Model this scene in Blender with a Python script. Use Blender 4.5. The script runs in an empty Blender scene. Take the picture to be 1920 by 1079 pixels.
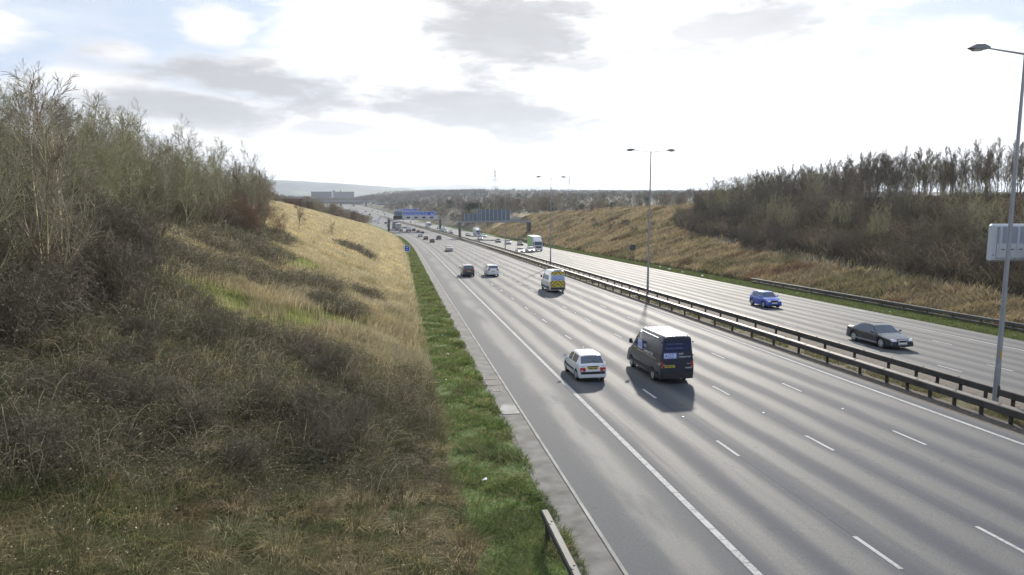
import bpy, math, random
import numpy as np
from mathutils import Vector, Matrix, Euler
R = math.radians
S = bpy.context.scene
COL = S.collection

# ------------------------------------------------------------------ camera
CAMZ = 8.33
cam_d = bpy.data.cameras.new("camera"); cam = bpy.data.objects.new("camera", cam_d); COL.objects.link(cam)
cam_d.sensor_width = 36.0; cam_d.lens = 36.0 * 1340.0 / 1920.0
cam_d.clip_start = 0.1; cam_d.clip_end = 40000
cam.location = (0, 0, CAMZ)
cam.rotation_euler = (R(90) - math.atan(169.5 / 1340.0), 0, -R(9.07))
S.camera = cam
HAZE = .00011

# ------------------------------------------------------------------ light
SUN_AZ, SUN_EL = R(21.0), R(23.0)          # azimuth clockwise from +Y
sd = bpy.data.lights.new("sun", 'SUN'); so = bpy.data.objects.new("sun", sd); COL.objects.link(so)
sd.energy = 3.0; sd.angle = R(2.0); sd.color = (1.0, 0.93, 0.82)
sdir = Vector((math.sin(SUN_AZ) * math.cos(SUN_EL), math.cos(SUN_AZ) * math.cos(SUN_EL), math.sin(SUN_EL)))
so.rotation_euler = sdir.to_track_quat('Z', 'Y').to_euler()
so.location = (60, 100, 80)
S.view_settings.view_transform = 'Standard'; S.view_settings.look = 'None'
S.view_settings.exposure = 1.07; S.view_settings.gamma = 1.0
S.cycles.use_denoising = True
S.cycles.max_bounces = 6; S.cycles.diffuse_bounces = 2; S.cycles.glossy_bounces = 3; S.cycles.volume_bounces = 0
S.cycles.transmission_bounces = 2; S.cycles.sample_clamp_indirect = 5

def build_world():
    w = bpy.data.worlds.new("World"); S.world = w; w.use_nodes = True
    nt = w.node_tree; N = nt.nodes; K = nt.links; N.clear()
    def nd(t, **kw):
        n = N.new(t)
        for k, v in kw.items(): setattr(n, k, v)
        return n
    def mth(op, a, b=None, c=None, clamp=False):
        n = nd('ShaderNodeMath', operation=op, use_clamp=clamp)
        for i, v in enumerate((a, b, c)):
            if v is None: continue
            if isinstance(v, (int, float)): n.inputs[i].default_value = v
            else: K.new(v, n.inputs[i])
        return n.outputs[0]
    def smooth(v, a, b):
        n = nd('ShaderNodeMapRange', interpolation_type='SMOOTHSTEP')
        K.new(v, n.inputs[0]); n.inputs[1].default_value = a; n.inputs[2].default_value = b
        return n.outputs[0]
    tc = nd('ShaderNodeTexCoord'); sep = nd('ShaderNodeSeparateXYZ'); K.new(tc.outputs['Generated'], sep.inputs[0])
    x, y, z = sep.outputs
    az = mth('ARCTAN2', x, y); el = mth('ARCSINE', z)
    # cloud sheet: the direction projected on a plane overhead
    zz = mth('ADD', mth('MAXIMUM', z, 0.0), 0.07)
    cx = mth('DIVIDE', x, zz); cy = mth('DIVIDE', y, zz)
    cv = nd('ShaderNodeCombineXYZ'); K.new(cx, cv.inputs[0]); K.new(cy, cv.inputs[1])
    def noise(vec, sc, det, rough=.55, dist=0.0):
        n = nd('ShaderNodeTexNoise'); n.inputs['Scale'].default_value = sc; n.inputs['Detail'].default_value = det
        n.inputs['Roughness'].default_value = rough; n.inputs['Distortion'].default_value = dist
        K.new(vec, n.inputs['Vector']); return n.outputs['Fac']
    ae = nd('ShaderNodeCombineXYZ'); K.new(az, ae.inputs[0]); K.new(mth('MULTIPLY', el, 3.2), ae.inputs[1])
    n1 = noise(ae.outputs[0], 6.0, 8, .6, .3); n2 = noise(ae.outputs[0], 15.0, 7, .62, .2)
    n3 = noise(cv.outputs[0], 1.1, 7, .6)
    wob = mth('MULTIPLY', mth('SUBTRACT', n2, .5), 1.7); wob1 = mth('MULTIPLY', mth('SUBTRACT', n1, .5), 2.4)
    def blob(a, e, ra, re, tilt=0.0, wt=1.0, hard=1.2):
        da = mth('SUBTRACT', az, R(a)); de = mth('SUBTRACT', el, R(e))
        de = mth('SUBTRACT', de, mth('MULTIPLY', da, tilt))
        q = mth('SQRT', mth('ADD', mth('POWER', mth('ABSOLUTE', mth('DIVIDE', da, R(ra))), 2.0), mth('POWER', mth('ABSOLUTE', mth('DIVIDE', de, R(re))), 2.0)))
        q = mth('ADD', q, mth('ADD', wob, wob1))
        return mth('MULTIPLY', smooth(q, 1.6, 1.6 - hard), wt)
    def union(lst):
        r = lst[0]
        for b in lst[1:]: r = mth('MAXIMUM', r, b)
        return r
    greys = union([blob(*b) for b in GREY_CLOUDS])
    whites = union([blob(*b) for b in WHITE_CLOUDS])
    # cover: open blue at the upper left and thin at the far right, cloud elsewhere
    open_l = smooth(mth('ADD', az, mth('MULTIPLY', wob1, .12)), R(-12), R(-3))       # 0 left .. 1 right
    low = smooth(mth('ADD', el, mth('MULTIPLY', wob1, .06)), R(8), R(3))
    open_r = smooth(mth('ADD', az, mth('MULTIPLY', wob1, .2)), R(40), R(30))
    cover = mth('MAXIMUM', mth('MULTIPLY', open_l, open_r), mth('MULTIPLY', low, .9))
    cover = mth('MAXIMUM', cover, mth('MULTIPLY', smooth(n3, .45, .75), .35))
    cover = mth('MAXIMUM', cover, whites)
    sky = nd('ShaderNodeTexSky', sky_type='NISHITA', sun_disc=False, sun_elevation=SUN_EL, sun_rotation=SUN_AZ)
    sky.air_density = 1.0; sky.dust_density = 1.6; sky.ozone_density = 1.2
    skyv = nd('ShaderNodeMix', data_type='RGBA'); skyv.inputs[0].default_value = .95
    K.new(sky.outputs[0], skyv.inputs[6]); skyv.inputs[7].default_value = (2.8, 3.3, 4.15, 1)
    # clouds: white, brighter towards the sun, with darker undersides
    dt = nd('ShaderNodeVectorMath', operation='DOT_PRODUCT'); K.new(tc.outputs['Generated'], dt.inputs[0]); dt.inputs[1].default_value = sdir
    glow = smooth(dt.outputs['Value'], .80, .99)
    cb = mth('ADD', CLOUD_B, mth('MULTIPLY', glow, 3.5))
    tex = mth('ADD', .90, mth('MULTIPLY', mth('SUBTRACT', n3, .5), .5))
    cb = mth('MULTIPLY', cb, tex)
    gfac = mth('MULTIPLY', greys, mth('ADD', .75, mth('MULTIPLY', n1, .5)), clamp=True)
    gmul = mth('SUBTRACT', 1.0, mth('MULTIPLY', gfac, .36))
    gb = mth('MULTIPLY', GREY_B, mth('ADD', 1.0, mth('MULTIPLY', glow, .10)))
    mixb = nd('ShaderNodeMix', data_type='FLOAT'); K.new(gfac, mixb.inputs[0]); K.new(cb, mixb.inputs[2]); K.new(gb, mixb.inputs[3])
    colm = nd('ShaderNodeMix', data_type='RGBA'); K.new(gfac, colm.inputs[0]); colm.inputs[6].default_value = (1, .985, .955, 1); colm.inputs[7].default_value = (.965, .97, 1, 1)
    cc = nd('ShaderNodeVectorMath', operation='SCALE'); K.new(colm.outputs[2], cc.inputs[0]); K.new(mixb.outputs[0], cc.inputs['Scale'])
    cov2 = mth('MAXIMUM', cover, gfac)
    mx = nd('ShaderNodeMix', data_type='RGBA'); K.new(cov2, mx.inputs[0]); K.new(skyv.outputs[2], mx.inputs[6]); K.new(cc.outputs[0], mx.inputs[7])
    bg = nd('ShaderNodeBackground'); K.new(mx.outputs[2], bg.inputs[0]); bg.inputs[1].default_value = 0.10
    out = nd('ShaderNodeOutputWorld'); K.new(bg.outputs[0], out.inputs[0])
    w.cycles.sampling_method = 'MANUAL'; w.cycles.sample_map_resolution = 512
# (azimuth from the road line, elevation, half width, half height, tilt) in degrees
GREY_CLOUDS = [(-10.3, 8.2, 8.5, 1.7, -.14), (-14.5, 6.3, 6.5, 1.2, -.06), (7.0, 6.8, 10.5, 1.9, -.12), (9.5, 12.4, 8.0, 3.6, -.12), (13.5, 10.0, 4.5, 1.4, 0, .8),
               (27.5, 12.7, 8.0, 2.0, .1, .85), (20.5, 10.7, 3.6, 1.2, .1, .4), (-4.1, 5.2, 4.0, .7, 0, .7), (4.9, 4.4, 4.6, .7, 0, .6), (0.7, 3.6, 4.5, .5, 0, .6), (11, 3.3, 5, .5, 0, .5), (17, 5.3, 4.0, .8, -.1, .6), (3.2, 2.4, 6, .4, 0, .5), (.5, 11.4, 3.5, 1.0, 0, .4),
               (30, 5.6, 3.5, .5, 0, .35), (34.5, 5.0, 4.5, .6, 0, .4), (38.5, 6.2, 3.0, .45, 0, .3), (30.5, 10.8, 2.5, .6, 0, .5)]
WHITE_CLOUDS = [(-12.7, 11.9, 2.2, 1.4, 0), (-18.4, 9.7, 2.4, .8, 0), (-19.5, 7.5, 5.0, 1.1, 0), (-10, 9.4, 6, 1.2, .1), (-27, 10.6, 3.0, 1.2, 0), (-10, 5.6, 16, 3.0, 0), (1, 11.5, 7.5, 5, 0),
                (39.7, 9.8, 3.6, 1.3, 0), (42, 7.0, 7, 2.4, 0)]
CLOUD_B, GREY_B = 5.9, 2.55
build_world()

# ------------------------------------------------------------------ the lie of the land
def cat_table(tab, lo=-80, hi=3200, step=1.0):
    xs = np.arange(lo, hi, step); ys = np.empty_like(xs); n = len(tab)
    for k, x in enumerate(xs):
        if x <= tab[0][0]: ys[k] = tab[0][1] + (tab[1][1] - tab[0][1]) / (tab[1][0] - tab[0][0]) * (x - tab[0][0]); continue
        if x >= tab[-1][0]: ys[k] = tab[-1][1] + (tab[-1][1] - tab[-2][1]) / (tab[-1][0] - tab[-2][0]) * (x - tab[-1][0]); continue
        for i in range(n - 1):
            if x <= tab[i + 1][0]:
                x0, y0 = tab[i]; x1, y1 = tab[i + 1]; d = (y1 - y0) / (x1 - x0)
                m0 = d if i == 0 else (y1 - tab[i - 1][1]) / (x1 - tab[i - 1][0])
                m1 = d if i == n - 2 else (tab[i + 2][1] - y0) / (tab[i + 2][0] - x0)
                h = x1 - x0; t = (x - x0) / h
                ys[k] = (2*t**3 - 3*t*t + 1)*y0 + (t**3 - 2*t*t + t)*h*m0 + (-2*t**3 + 3*t*t)*y1 + (t**3 - t*t)*h*m1
                break
    return xs, ys
ZT = cat_table([(-60,1.73),(0,0),(100,-2.88),(200,-5.70),(250,-6.95),(300,-7.75),(345,-8.1),(400,-8.3),(500,-8.55),(650,-8.57),(900,-8.3),(1200,-7.7),(1550,-7.2),(2200,-6.5)])
ST = cat_table([(-60,0),(0,0),(100,0),(190,0),(240,-.7),(288,-2.6),(345,-7),(400,-13),(500,-25),(650,-39),(900,-62),(1200,-92),(1550,-128),(2200,-195)])
CLT = ([-60,0,100,150,200,250,310,360,450,3000], [16,16,14.6,14.0,13.0,10.2,6.4,3.2,1.2,1.2])
CRT = ([-60,0,80,180,260,330,420,520,3000], [11,11,11,12,12,9.5,7,6,5])
A = np.asarray
def zr(y): return np.interp(y, *ZT)
def sr(y): return np.interp(y, *ST)
def cross(d): return np.where(A(d) < 26, 0.0, -0.025 * (A(d) - 26))
def road(d, y): return zr(y) + cross(d)
def ramp(x, a, b):
    t = np.clip((A(x) - a) / (b - a), 0, 1); return t * t * (3 - 2 * t)
def smin(a, b, k):
    h = np.maximum(k - np.abs(a - b), 0) / k; return np.minimum(a, b) - h * h * k * .25
def bumps(x, y):
    x = A(x, dtype=float); y = A(y, dtype=float)
    v = .5*np.sin(x*.31+1.3*np.sin(y*.17)) + .5*np.sin(y*.23+1.1*np.sin(x*.29+2)) + .35*np.sin(x*.93+y*.61+2*np.sin(y*.37)) + .3*np.sin(y*1.13-x*.77+1.7*np.sin(x*.41))
    v = v + .16*np.sin(x*2.3+1.9*np.sin(y*1.1)) + .16*np.sin(y*2.7+1.7*np.sin(x*1.9))
    return v * .13
def ground_z(x, y):
    d = A(x) - sr(y); z0 = zr(y); far = ramp(y, 900, 3200) * 22
    L_ = z0 + smin(.4 * (1.8 - d), np.interp(y, *CLT) + ramp(-d, 60, 420) * 6, 3) + far * ramp(-d, 10, 200) + bumps(x, y) * ramp(-d, -1.2, 3)
    zc = z0 + cross(43.2)
    R_ = zc + smin(.36 * (d - 46.5), np.interp(y, *CRT) + ramp(d, 120, 500) * 6 + ramp(d, 60, 230) * ramp(y, 360, 560) * 6, 3) + far * ramp(d, 50, 240) + bumps(x, y) * ramp(d, 47, 51)
    out = np.where(d < 1.8, L_, z0 - .03)
    out = np.where((d > 4.25) & (d < 43.1), z0 + cross(d) - .4, out)
    out = np.where((d > 23.2) & (d < 27.6), z0 + cross(d) - .03, out)
    out = np.where((d >= 43.1) & (d < 46.5), zc - .02, out)
    return np.where(d >= 46.5, R_, out)
def gz(x, y): return float(ground_z(x, y))

# ------------------------------------------------------------------ helpers
def props(o, label=None, cat=None, group=None, kind=None):
    if label: o['label'] = label
    if cat: o['category'] = cat
    if group: o['group'] = group
    if kind: o['kind'] = kind
    return o
def empty(name, loc, rz=0, label=None, cat=None, group=None, rx=0):
    o = bpy.data.objects.new(name, None); COL.objects.link(o); o.location = loc; o.rotation_euler = (rx, 0, rz)
    o.empty_display_size = .3
    return props(o, label, cat, group)
class MB:
    def __init__(s): s.v = []; s.f = []
    def quad(s, a, b, c, d):
        n = len(s.v); s.v += [a, b, c, d]; s.f.append((n, n+1, n+2, n+3)); return s
    def poly(s, pts):
        n = len(s.v); s.v += list(pts); s.f.append(tuple(range(n, n+len(pts)))); return s
    def box(s, x0, x1, y0, y1, z0, z1, bev=0):
        if bev:
            # chamfered box: octagonal outline in each axis pair through convex hull of insets
            b = bev; P = []
            for sx, X in ((-1, x0), (1, x1)):
                for sy, Y in ((-1, y0), (1, y1)):
                    for sz, Z in ((-1, z0), (1, z1)):
                        P += [(X - sx*b, Y - sy*b, Z), (X - sx*b, Y, Z - sz*b), (X, Y - sy*b, Z - sz*b)]
            s.hull(P); return s
        n = len(s.v)
        s.v += [(x0,y0,z0),(x1,y0,z0),(x1,y1,z0),(x0,y1,z0),(x0,y0,z1),(x1,y0,z1),(x1,y1,z1),(x0,y1,z1)]
        s.f += [tuple(n+i for i in q) for q in ((0,3,2,1),(4,5,6,7),(0,1,5,4),(1,2,6,5),(2,3,7,6),(3,0,4,7))]
        return s
    def hull(s, pts):
        import bmesh
        bm = bmesh.new()
        for p in pts: bm.verts.new(p)
        bmesh.ops.convex_hull(bm, input=bm.verts[:])
        bmesh.ops.dissolve_limit(bm, angle_limit=R(1), verts=bm.verts[:], edges=bm.edges[:])
        n = len(s.v); bm.verts.index_update(); s.v += [tuple(v.co) for v in bm.verts]
        s.f += [tuple(n+v.index for v in f.verts) for f in bm.faces]; bm.free(); return s
    def tube(s, pts, rads, seg=8, caps=True):
        n0 = len(s.v); pts = [Vector(p) for p in pts]
        for i, p in enumerate(pts):
            t = (pts[min(i+1, len(pts)-1)] - pts[max(i-1, 0)]).normalized()
            u = t.cross(Vector((0, 0, 1)) if abs(t.z) < .95 else Vector((1, 0, 0))).normalized(); w = t.cross(u)
            for k in range(seg):
                a = 2*math.pi*k/seg; s.v.append(tuple(p + (u*math.cos(a) + w*math.sin(a))*rads[i]))
        for i in range(len(pts)-1):
            for k in range(seg):
                a = n0+i*seg+k; b = n0+i*seg+(k+1) % seg; s.f.append((a, b, b+seg, a+seg))
        if caps:
            s.f.append(tuple(n0+k for k in range(seg))[::-1]); s.f.append(tuple(n0+(len(pts)-1)*seg+k for k in range(seg)))
        return s
    def disc_x(s, x, cy, cz, r0, r1, seg=20):   # ring in a plane of constant x
        n = len(s.v)
        for k in range(seg):
            a = 2*math.pi*k/seg; c, q = math.cos(a), math.sin(a)
            s.v += [(x, cy+r0*c, cz+r0*q), (x, cy+r1*c, cz+r1*q)]
        for k in range(seg):
            a = n+2*k; b = n+2*((k+1) % seg); s.f.append((a, b, b+1, a+1))
        return s
    def build(s, name, m, parent=None, smooth=False, loc=None):
        me = bpy.data.meshes.new(name); me.from_pydata(s.v, [], s.f); me.update()
        if smooth: me.shade_smooth(); me.set_sharp_from_angle(angle=R(45))
        me.materials.append(m)
        o = bpy.data.objects.new(name, me); COL.objects.link(o)
        if parent: o.parent = parent
        if loc: o.location = loc
        return o
def np_mesh(name, V, F, m, col=None, parent=None, smooth=False):
    me = bpy.data.meshes.new(name); V = np.ascontiguousarray(V, dtype=np.float32); F = np.ascontiguousarray(F, dtype=np.int32)
    me.vertices.add(len(V)); me.vertices.foreach_set('co', V.ravel())
    k = F.shape[1]; me.loops.add(F.size); me.loops.foreach_set('vertex_index', F.ravel())
    me.polygons.add(len(F)); me.polygons.foreach_set('loop_start', np.arange(0, F.size, k, dtype=np.int32))
    me.update(calc_edges=True)
    if smooth: me.shade_smooth()
    if col is not None:
        at = me.color_attributes.new('col', 'FLOAT_COLOR', 'POINT')
        c4 = np.ones((len(V), 4), np.float32); c4[:, :3] = col; at.data.foreach_set('color', c4.ravel())
    me.materials.append(m)
    o = bpy.data.objects.new(name, me); COL.objects.link(o)
    if parent: o.parent = parent
    return o
def copy_tree(o, parent=None):
    c = o.copy(); COL.objects.link(c); c.parent = parent
    for ch in KIDS.get(o.name, ()): copy_tree(ch, c)
    return c
KIDS = {}
def index_kids():
    KIDS.clear()
    for o in bpy.data.objects:
        if o.parent: KIDS.setdefault(o.parent.name, []).append(o)

# ------------------------------------------------------------------ materials
def mat(name, col, rough=.6, metal=0.0, spec=.5, coat=0.0, noise=None, attr=False, bump=None, emit=None, trans=0.0):
    m = bpy.data.materials.new(name); m.use_nodes = True; nt = m.node_tree; b = nt.nodes['Principled BSDF']
    b.inputs['Base Color'].default_value = (*col, 1); b.inputs['Roughness'].default_value = rough
    b.inputs['Metallic'].default_value = metal; b.inputs['Specular IOR Level'].default_value = spec
    if coat: b.inputs['Coat Weight'].default_value = coat; b.inputs['Coat Roughness'].default_value = .06
    if emit: b.inputs['Emission Color'].default_value = (*emit[:3], 1); b.inputs['Emission Strength'].default_value = emit[3]
    src = None
    if attr:
        a = nt.nodes.new('ShaderNodeVertexColor'); a.layer_name = 'col'; src = a.outputs[0]
    if noise:
        sc, amt = noise[0], noise[1]
        tc = nt.nodes.new('ShaderNodeTexCoord'); n = nt.nodes.new('ShaderNodeTexNoise'); n.inputs['Scale'].default_value = sc; n.inputs['Detail'].default_value = 6
        nt.links.new(tc.outputs['Object'], n.inputs[0])
        mr = nt.nodes.new('ShaderNodeMapRange'); mr.inputs[1].default_value = .3; mr.inputs[2].default_value = .7; mr.inputs[3].default_value = 1-amt; mr.inputs[4].default_value = 1+amt
        nt.links.new(n.outputs[0], mr.inputs[0])
        v = nt.nodes.new('ShaderNodeVectorMath'); v.operation = 'SCALE'; nt.links.new(mr.outputs[0], v.inputs['Scale'])
        if src: nt.links.new(src, v.inputs[0])
        else: v.inputs[0].default_value = col
        src = v.outputs[0]
    if src: nt.links.new(src, b.inputs['Base Color'])
    if bump:
        tc = nt.nodes.new('ShaderNodeTexCoord'); n = nt.nodes.new('ShaderNodeTexNoise'); n.inputs['Scale'].default_value = bump[0]; n.inputs['Detail'].default_value = 5
        nt.links.new(tc.outputs['Object'], n.inputs[0]); bp = nt.nodes.new('ShaderNodeBump'); bp.inputs['Strength'].default_value = bump[1]; bp.inputs['Distance'].default_value = .02
        nt.links.new(n.outputs[0], bp.inputs['Height']); nt.links.new(bp.outputs[0], b.inputs['Normal'])
    if trans:
        # leaves and blades let light through from behind
        t = nt.nodes.new('ShaderNodeBsdfTranslucent'); mx = nt.nodes.new('ShaderNodeMixShader'); mx.inputs[0].default_value = trans
        if src: nt.links.new(src, t.inputs[0])
        else: t.inputs[0].default_value = (*col, 1)
        nt.links.new(b.outputs[0], mx.inputs[1]); nt.links.new(t.outputs[0], mx.inputs[2]); nt.links.new(mx.outputs[0], nt.nodes['Material Output'].inputs[0])
    return m
M = dict(
    grass=mat('grass_blades', (.1,.15,.04), .65, spec=.25, attr=True, trans=.45),
    twig=mat('twig_bark', (.1,.09,.05), .7, spec=.3, attr=True),
    bark_green=mat('bark_green', (.33,.31,.18), .75, spec=.3, noise=(3, .35)),
    bark_moss=mat('bark_moss', (.30,.35,.17), .75, spec=.3, noise=(2, .35)),
    bark_grey=mat('bark_grey', (.30,.265,.19), .75, spec=.3, noise=(3, .35)),
    bark_brown=mat('bark_brown', (.235,.185,.135), .8, spec=.25, noise=(3, .35)),
    bark_dark=mat('bark_dark', (.165,.14,.10), .8, spec=.25, noise=(3, .35)),
    leaf_rust=mat('leaf_rust', (.30,.19,.12), .7, spec=.3, noise=(4, .4), trans=.35),
    leaf_dark=mat('leaf_evergreen', (.035,.05,.02), .5, noise=(3, .5), trans=.2),
    steel=mat('galvanised_steel', (.36,.37,.38), .5, metal=.35, noise=(6, .12)),
    steel_dark=mat('weathered_steel', (.06,.055,.053), .6, metal=.2, noise=(2.2, .35)),
    steel_rail=mat('rail_steel', (.10,.10,.098), .68, metal=.3, noise=(1.5, .3)),
    lamp_paint=mat('lamp_post_paint', (.30,.31,.33), .5, metal=.25, noise=(1.2, .12)),
    lantern=mat('lantern_shell', (.16,.165,.17), .5),
    lens=mat('lantern_lens', (.5,.5,.46), .2),
    white_paint=mat('white_paint', (.62,.62,.60), .6, noise=(3.5, .16)),
    concrete=mat('concrete', (.125,.122,.115), .9, noise=(1.6, .4), bump=(30, .3)),
    concrete_pale=mat('pale_concrete', (.27,.265,.25), .9, noise=(1.2, .3)),
    iron=mat('cast_iron', (.045,.04,.035), .6),
    sign_white=mat('sign_white', (.7,.72,.74), .45, noise=(1.2, .05)),
    sign_blue=mat('sign_blue', (.03,.10,.50), .4),
    sign_panel=mat('sign_back_blue_grey', (.13,.17,.23), .5, noise=(.8, .15)),
    sign_grey=mat('sign_pale_grey', (.52,.54,.57), .45, noise=(.8, .06)),
    rubber=mat('tyre_rubber', (.018,.018,.018), .8),
    rim=mat('wheel_alloy', (.55,.56,.58), .35, metal=.3),
    under=mat('underbody', (.012,.012,.013), .8),
    glass=mat('car_glass', (.06,.08,.115), .08, spec=.9),
    glass_blue=mat('tinted_window', (.02,.03,.08), .12, spec=.7),
    black_trim=mat('black_trim', (.02,.02,.022), .55),
    red_light=mat('red_lens', (.5,.03,.02), .2, coat=.5),
    clear_light=mat('clear_lens', (.75,.77,.8), .12, coat=.6),
    head_lit=mat('headlamp_lit', (.9,.9,.85), .2, emit=(1,.97,.88,3.0)),
    plate_y=mat('plate_yellow', (.62,.5,.06), .45), plate_w=mat('plate_white', (.75,.75,.72), .45),
    ink=mat('plate_ink', (.02,.02,.02), .6),
    graphic=mat('van_graphic_blue', (.10,.16,.5), .4), graphic_pale=mat('van_graphic_pale', (.62,.68,.85), .4), graphic_white=mat('van_graphic_white', (.75,.76,.78), .4),
    hi_yellow=mat('hi_vis_yellow', (.55,.68,.06), .4), hi_red=mat('hi_vis_red', (.45,.08,.05), .4), pale_blue=mat('pale_blue_film', (.42,.52,.72), .35),
    lorry_green=mat('lorry_green', (.28,.55,.18), .4, noise=(.5, .2)), lorry_white=mat('lorry_white', (.72,.73,.74), .4), lorry_purple=mat('lorry_purple', (.12,.13,.28), .5), lorry_grey=mat('lorry_grey', (.32,.34,.33), .5),
    litter=mat('litter', (.75,.76,.78), .6), brick=mat('dark_brick', (.022,.021,.03), .8, noise=(.05, .15)), roof_pale=mat('pale_cladding', (.55,.56,.58), .6), brick_hazed=mat('hazed_brick', (.085,.083,.10), .8, noise=(.05, .15)), slate=mat('roof_slate', (.12,.12,.14), .7),
)
PAINTS = {}
def paint(key):
    C = dict(white=(.74,.75,.77), silver=(.42,.43,.45), grey=(.16,.165,.175), black=(.016,.017,.02), dark=(.028,.032,.044), darkblue=(.02,.03,.08), blue=(.02,.09,.50), red=(.28,.02,.02), maroon=(.10,.02,.02), green=(.03,.08,.04), vangrey=(.016,.024,.046), beige=(.45,.42,.36))[key]
    if key not in PAINTS:
        PAINTS[key] = mat('paint_' + key, C, .34, metal=.35 if key in ('silver', 'grey', 'dark', 'vangrey', 'blue') else 0, coat=1.0, noise=(2.5, .05))
    return PAINTS[key]

# ------------------------------------------------------------------ ground
def nodes_of(m):
    nt = m.node_tree; N = nt.nodes; K = nt.links
    def nd(t, **kw):
        n = N.new(t)
        for k, v in kw.items(): setattr(n, k, v)
        return n
    def noise(vec, sc, det=6, rough=.6):
        n = nd('ShaderNodeTexNoise'); n.inputs['Scale'].default_value = sc; n.inputs['Detail'].default_value = det; n.inputs['Roughness'].default_value = rough
        K.new(vec, n.inputs['Vector']); return n.outputs['Fac']
    def mr(v, a, b, c=0.0, d=1.0, smooth=True):
        n = nd('ShaderNodeMapRange'); n.interpolation_type = 'SMOOTHSTEP' if smooth else 'LINEAR'
        K.new(v, n.inputs[0])
        for i, q in enumerate((a, b, c, d)): n.inputs[i+1].default_value = q
        return n.outputs[0]
    def mix(f, a, b, blend='MIX'):
        n = nd('ShaderNodeMix', data_type='RGBA', blend_type=blend)
        for i, q in ((0, f), (6, a), (7, b)):
            if isinstance(q, (int, float)): n.inputs[i].default_value = q
            elif isinstance(q, tuple): n.inputs[i].default_value = (*q, 1)
            else: K.new(q, n.inputs[i])
        return n.outputs[2]
    def mth(op, a, b=None, clamp=False):
        n = nd('ShaderNodeMath', operation=op, use_clamp=clamp)
        for i, q in enumerate((a, b)):
            if q is None: continue
            if isinstance(q, (int, float)): n.inputs[i].default_value = q
            else: K.new(q, n.inputs[i])
        return n.outputs[0]
    return nt, N, K, nd, noise, mr, mix, mth

def straw_amount(d, y):      # 0 green/brown litter .. 1 golden grass, on the banks
    return None
# zones: brambles (dark stems) and lush green patches, as soft ellipses in (d, Y)
BRAMBLE = [(-8.5,15.5,3,3), (-1.2,21.5,2.4,3.2), (0.2,31,1.2,4), (-7,27,4,6), (-3,31,2.4,4), (-6.5,24,4.6,7.0), (-2.6,25.5,3.2,6.5), (0.0,27,1.3,4.5), (-9,18,5,5), (-4.5,19.5,4,3.6), (-10.5,30,3.2,6), (-13,44,3,7), (-9.3,50,3.0,4.6), (-6.0,56,1.8,4), (-13,62,4,9), (-7,112,2.6,6), (-5.0,108,2,4), (-4,48,1.8,3.4), (-15,80,4,10), (-2.6,60,1.5,3)]
GREEN = [(-9.8,36,2.4,5.0), (-8.0,32.5,1.6,2.5), (-6.0,34.0,1.2,3.0), (-3.4,44,1.5,2.4), (-5.2,40,1.0,3), (0.3,18,1.2,3.2), (-9,66,2,5), (-7.5,28,2,2)]
def zone(L_, d, y):
    v = np.zeros(np.broadcast(A(d), A(y)).shape)
    for a, b, ra, rb in L_:
        q = np.sqrt(((d-a)/ra)**2 + ((y-b)/rb)**2); v = np.maximum(v, 1 - ramp(q, .7, 1.25))
    return v
def wood_r(d, y):   # how much of a thicket there is on the slope of the far bank
    front = np.interp(y, [30,60,95,115,140,165,200], [48,51,53.5,56,60,66,80])
    return ramp(d, front-1.2, front+1.5) * (1 - ramp(y, 150, 185))
def wood_l(d, y):
    front = np.interp(y, [10,20,32,40,55,70,85,100,120,150,172,180], [-11,-10.8,-11.5,-14.5,-16,-15,-14.5,-19,-23,-27,-30,-60])
    return ramp(-d, -front-.6, -front+2)

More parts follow.
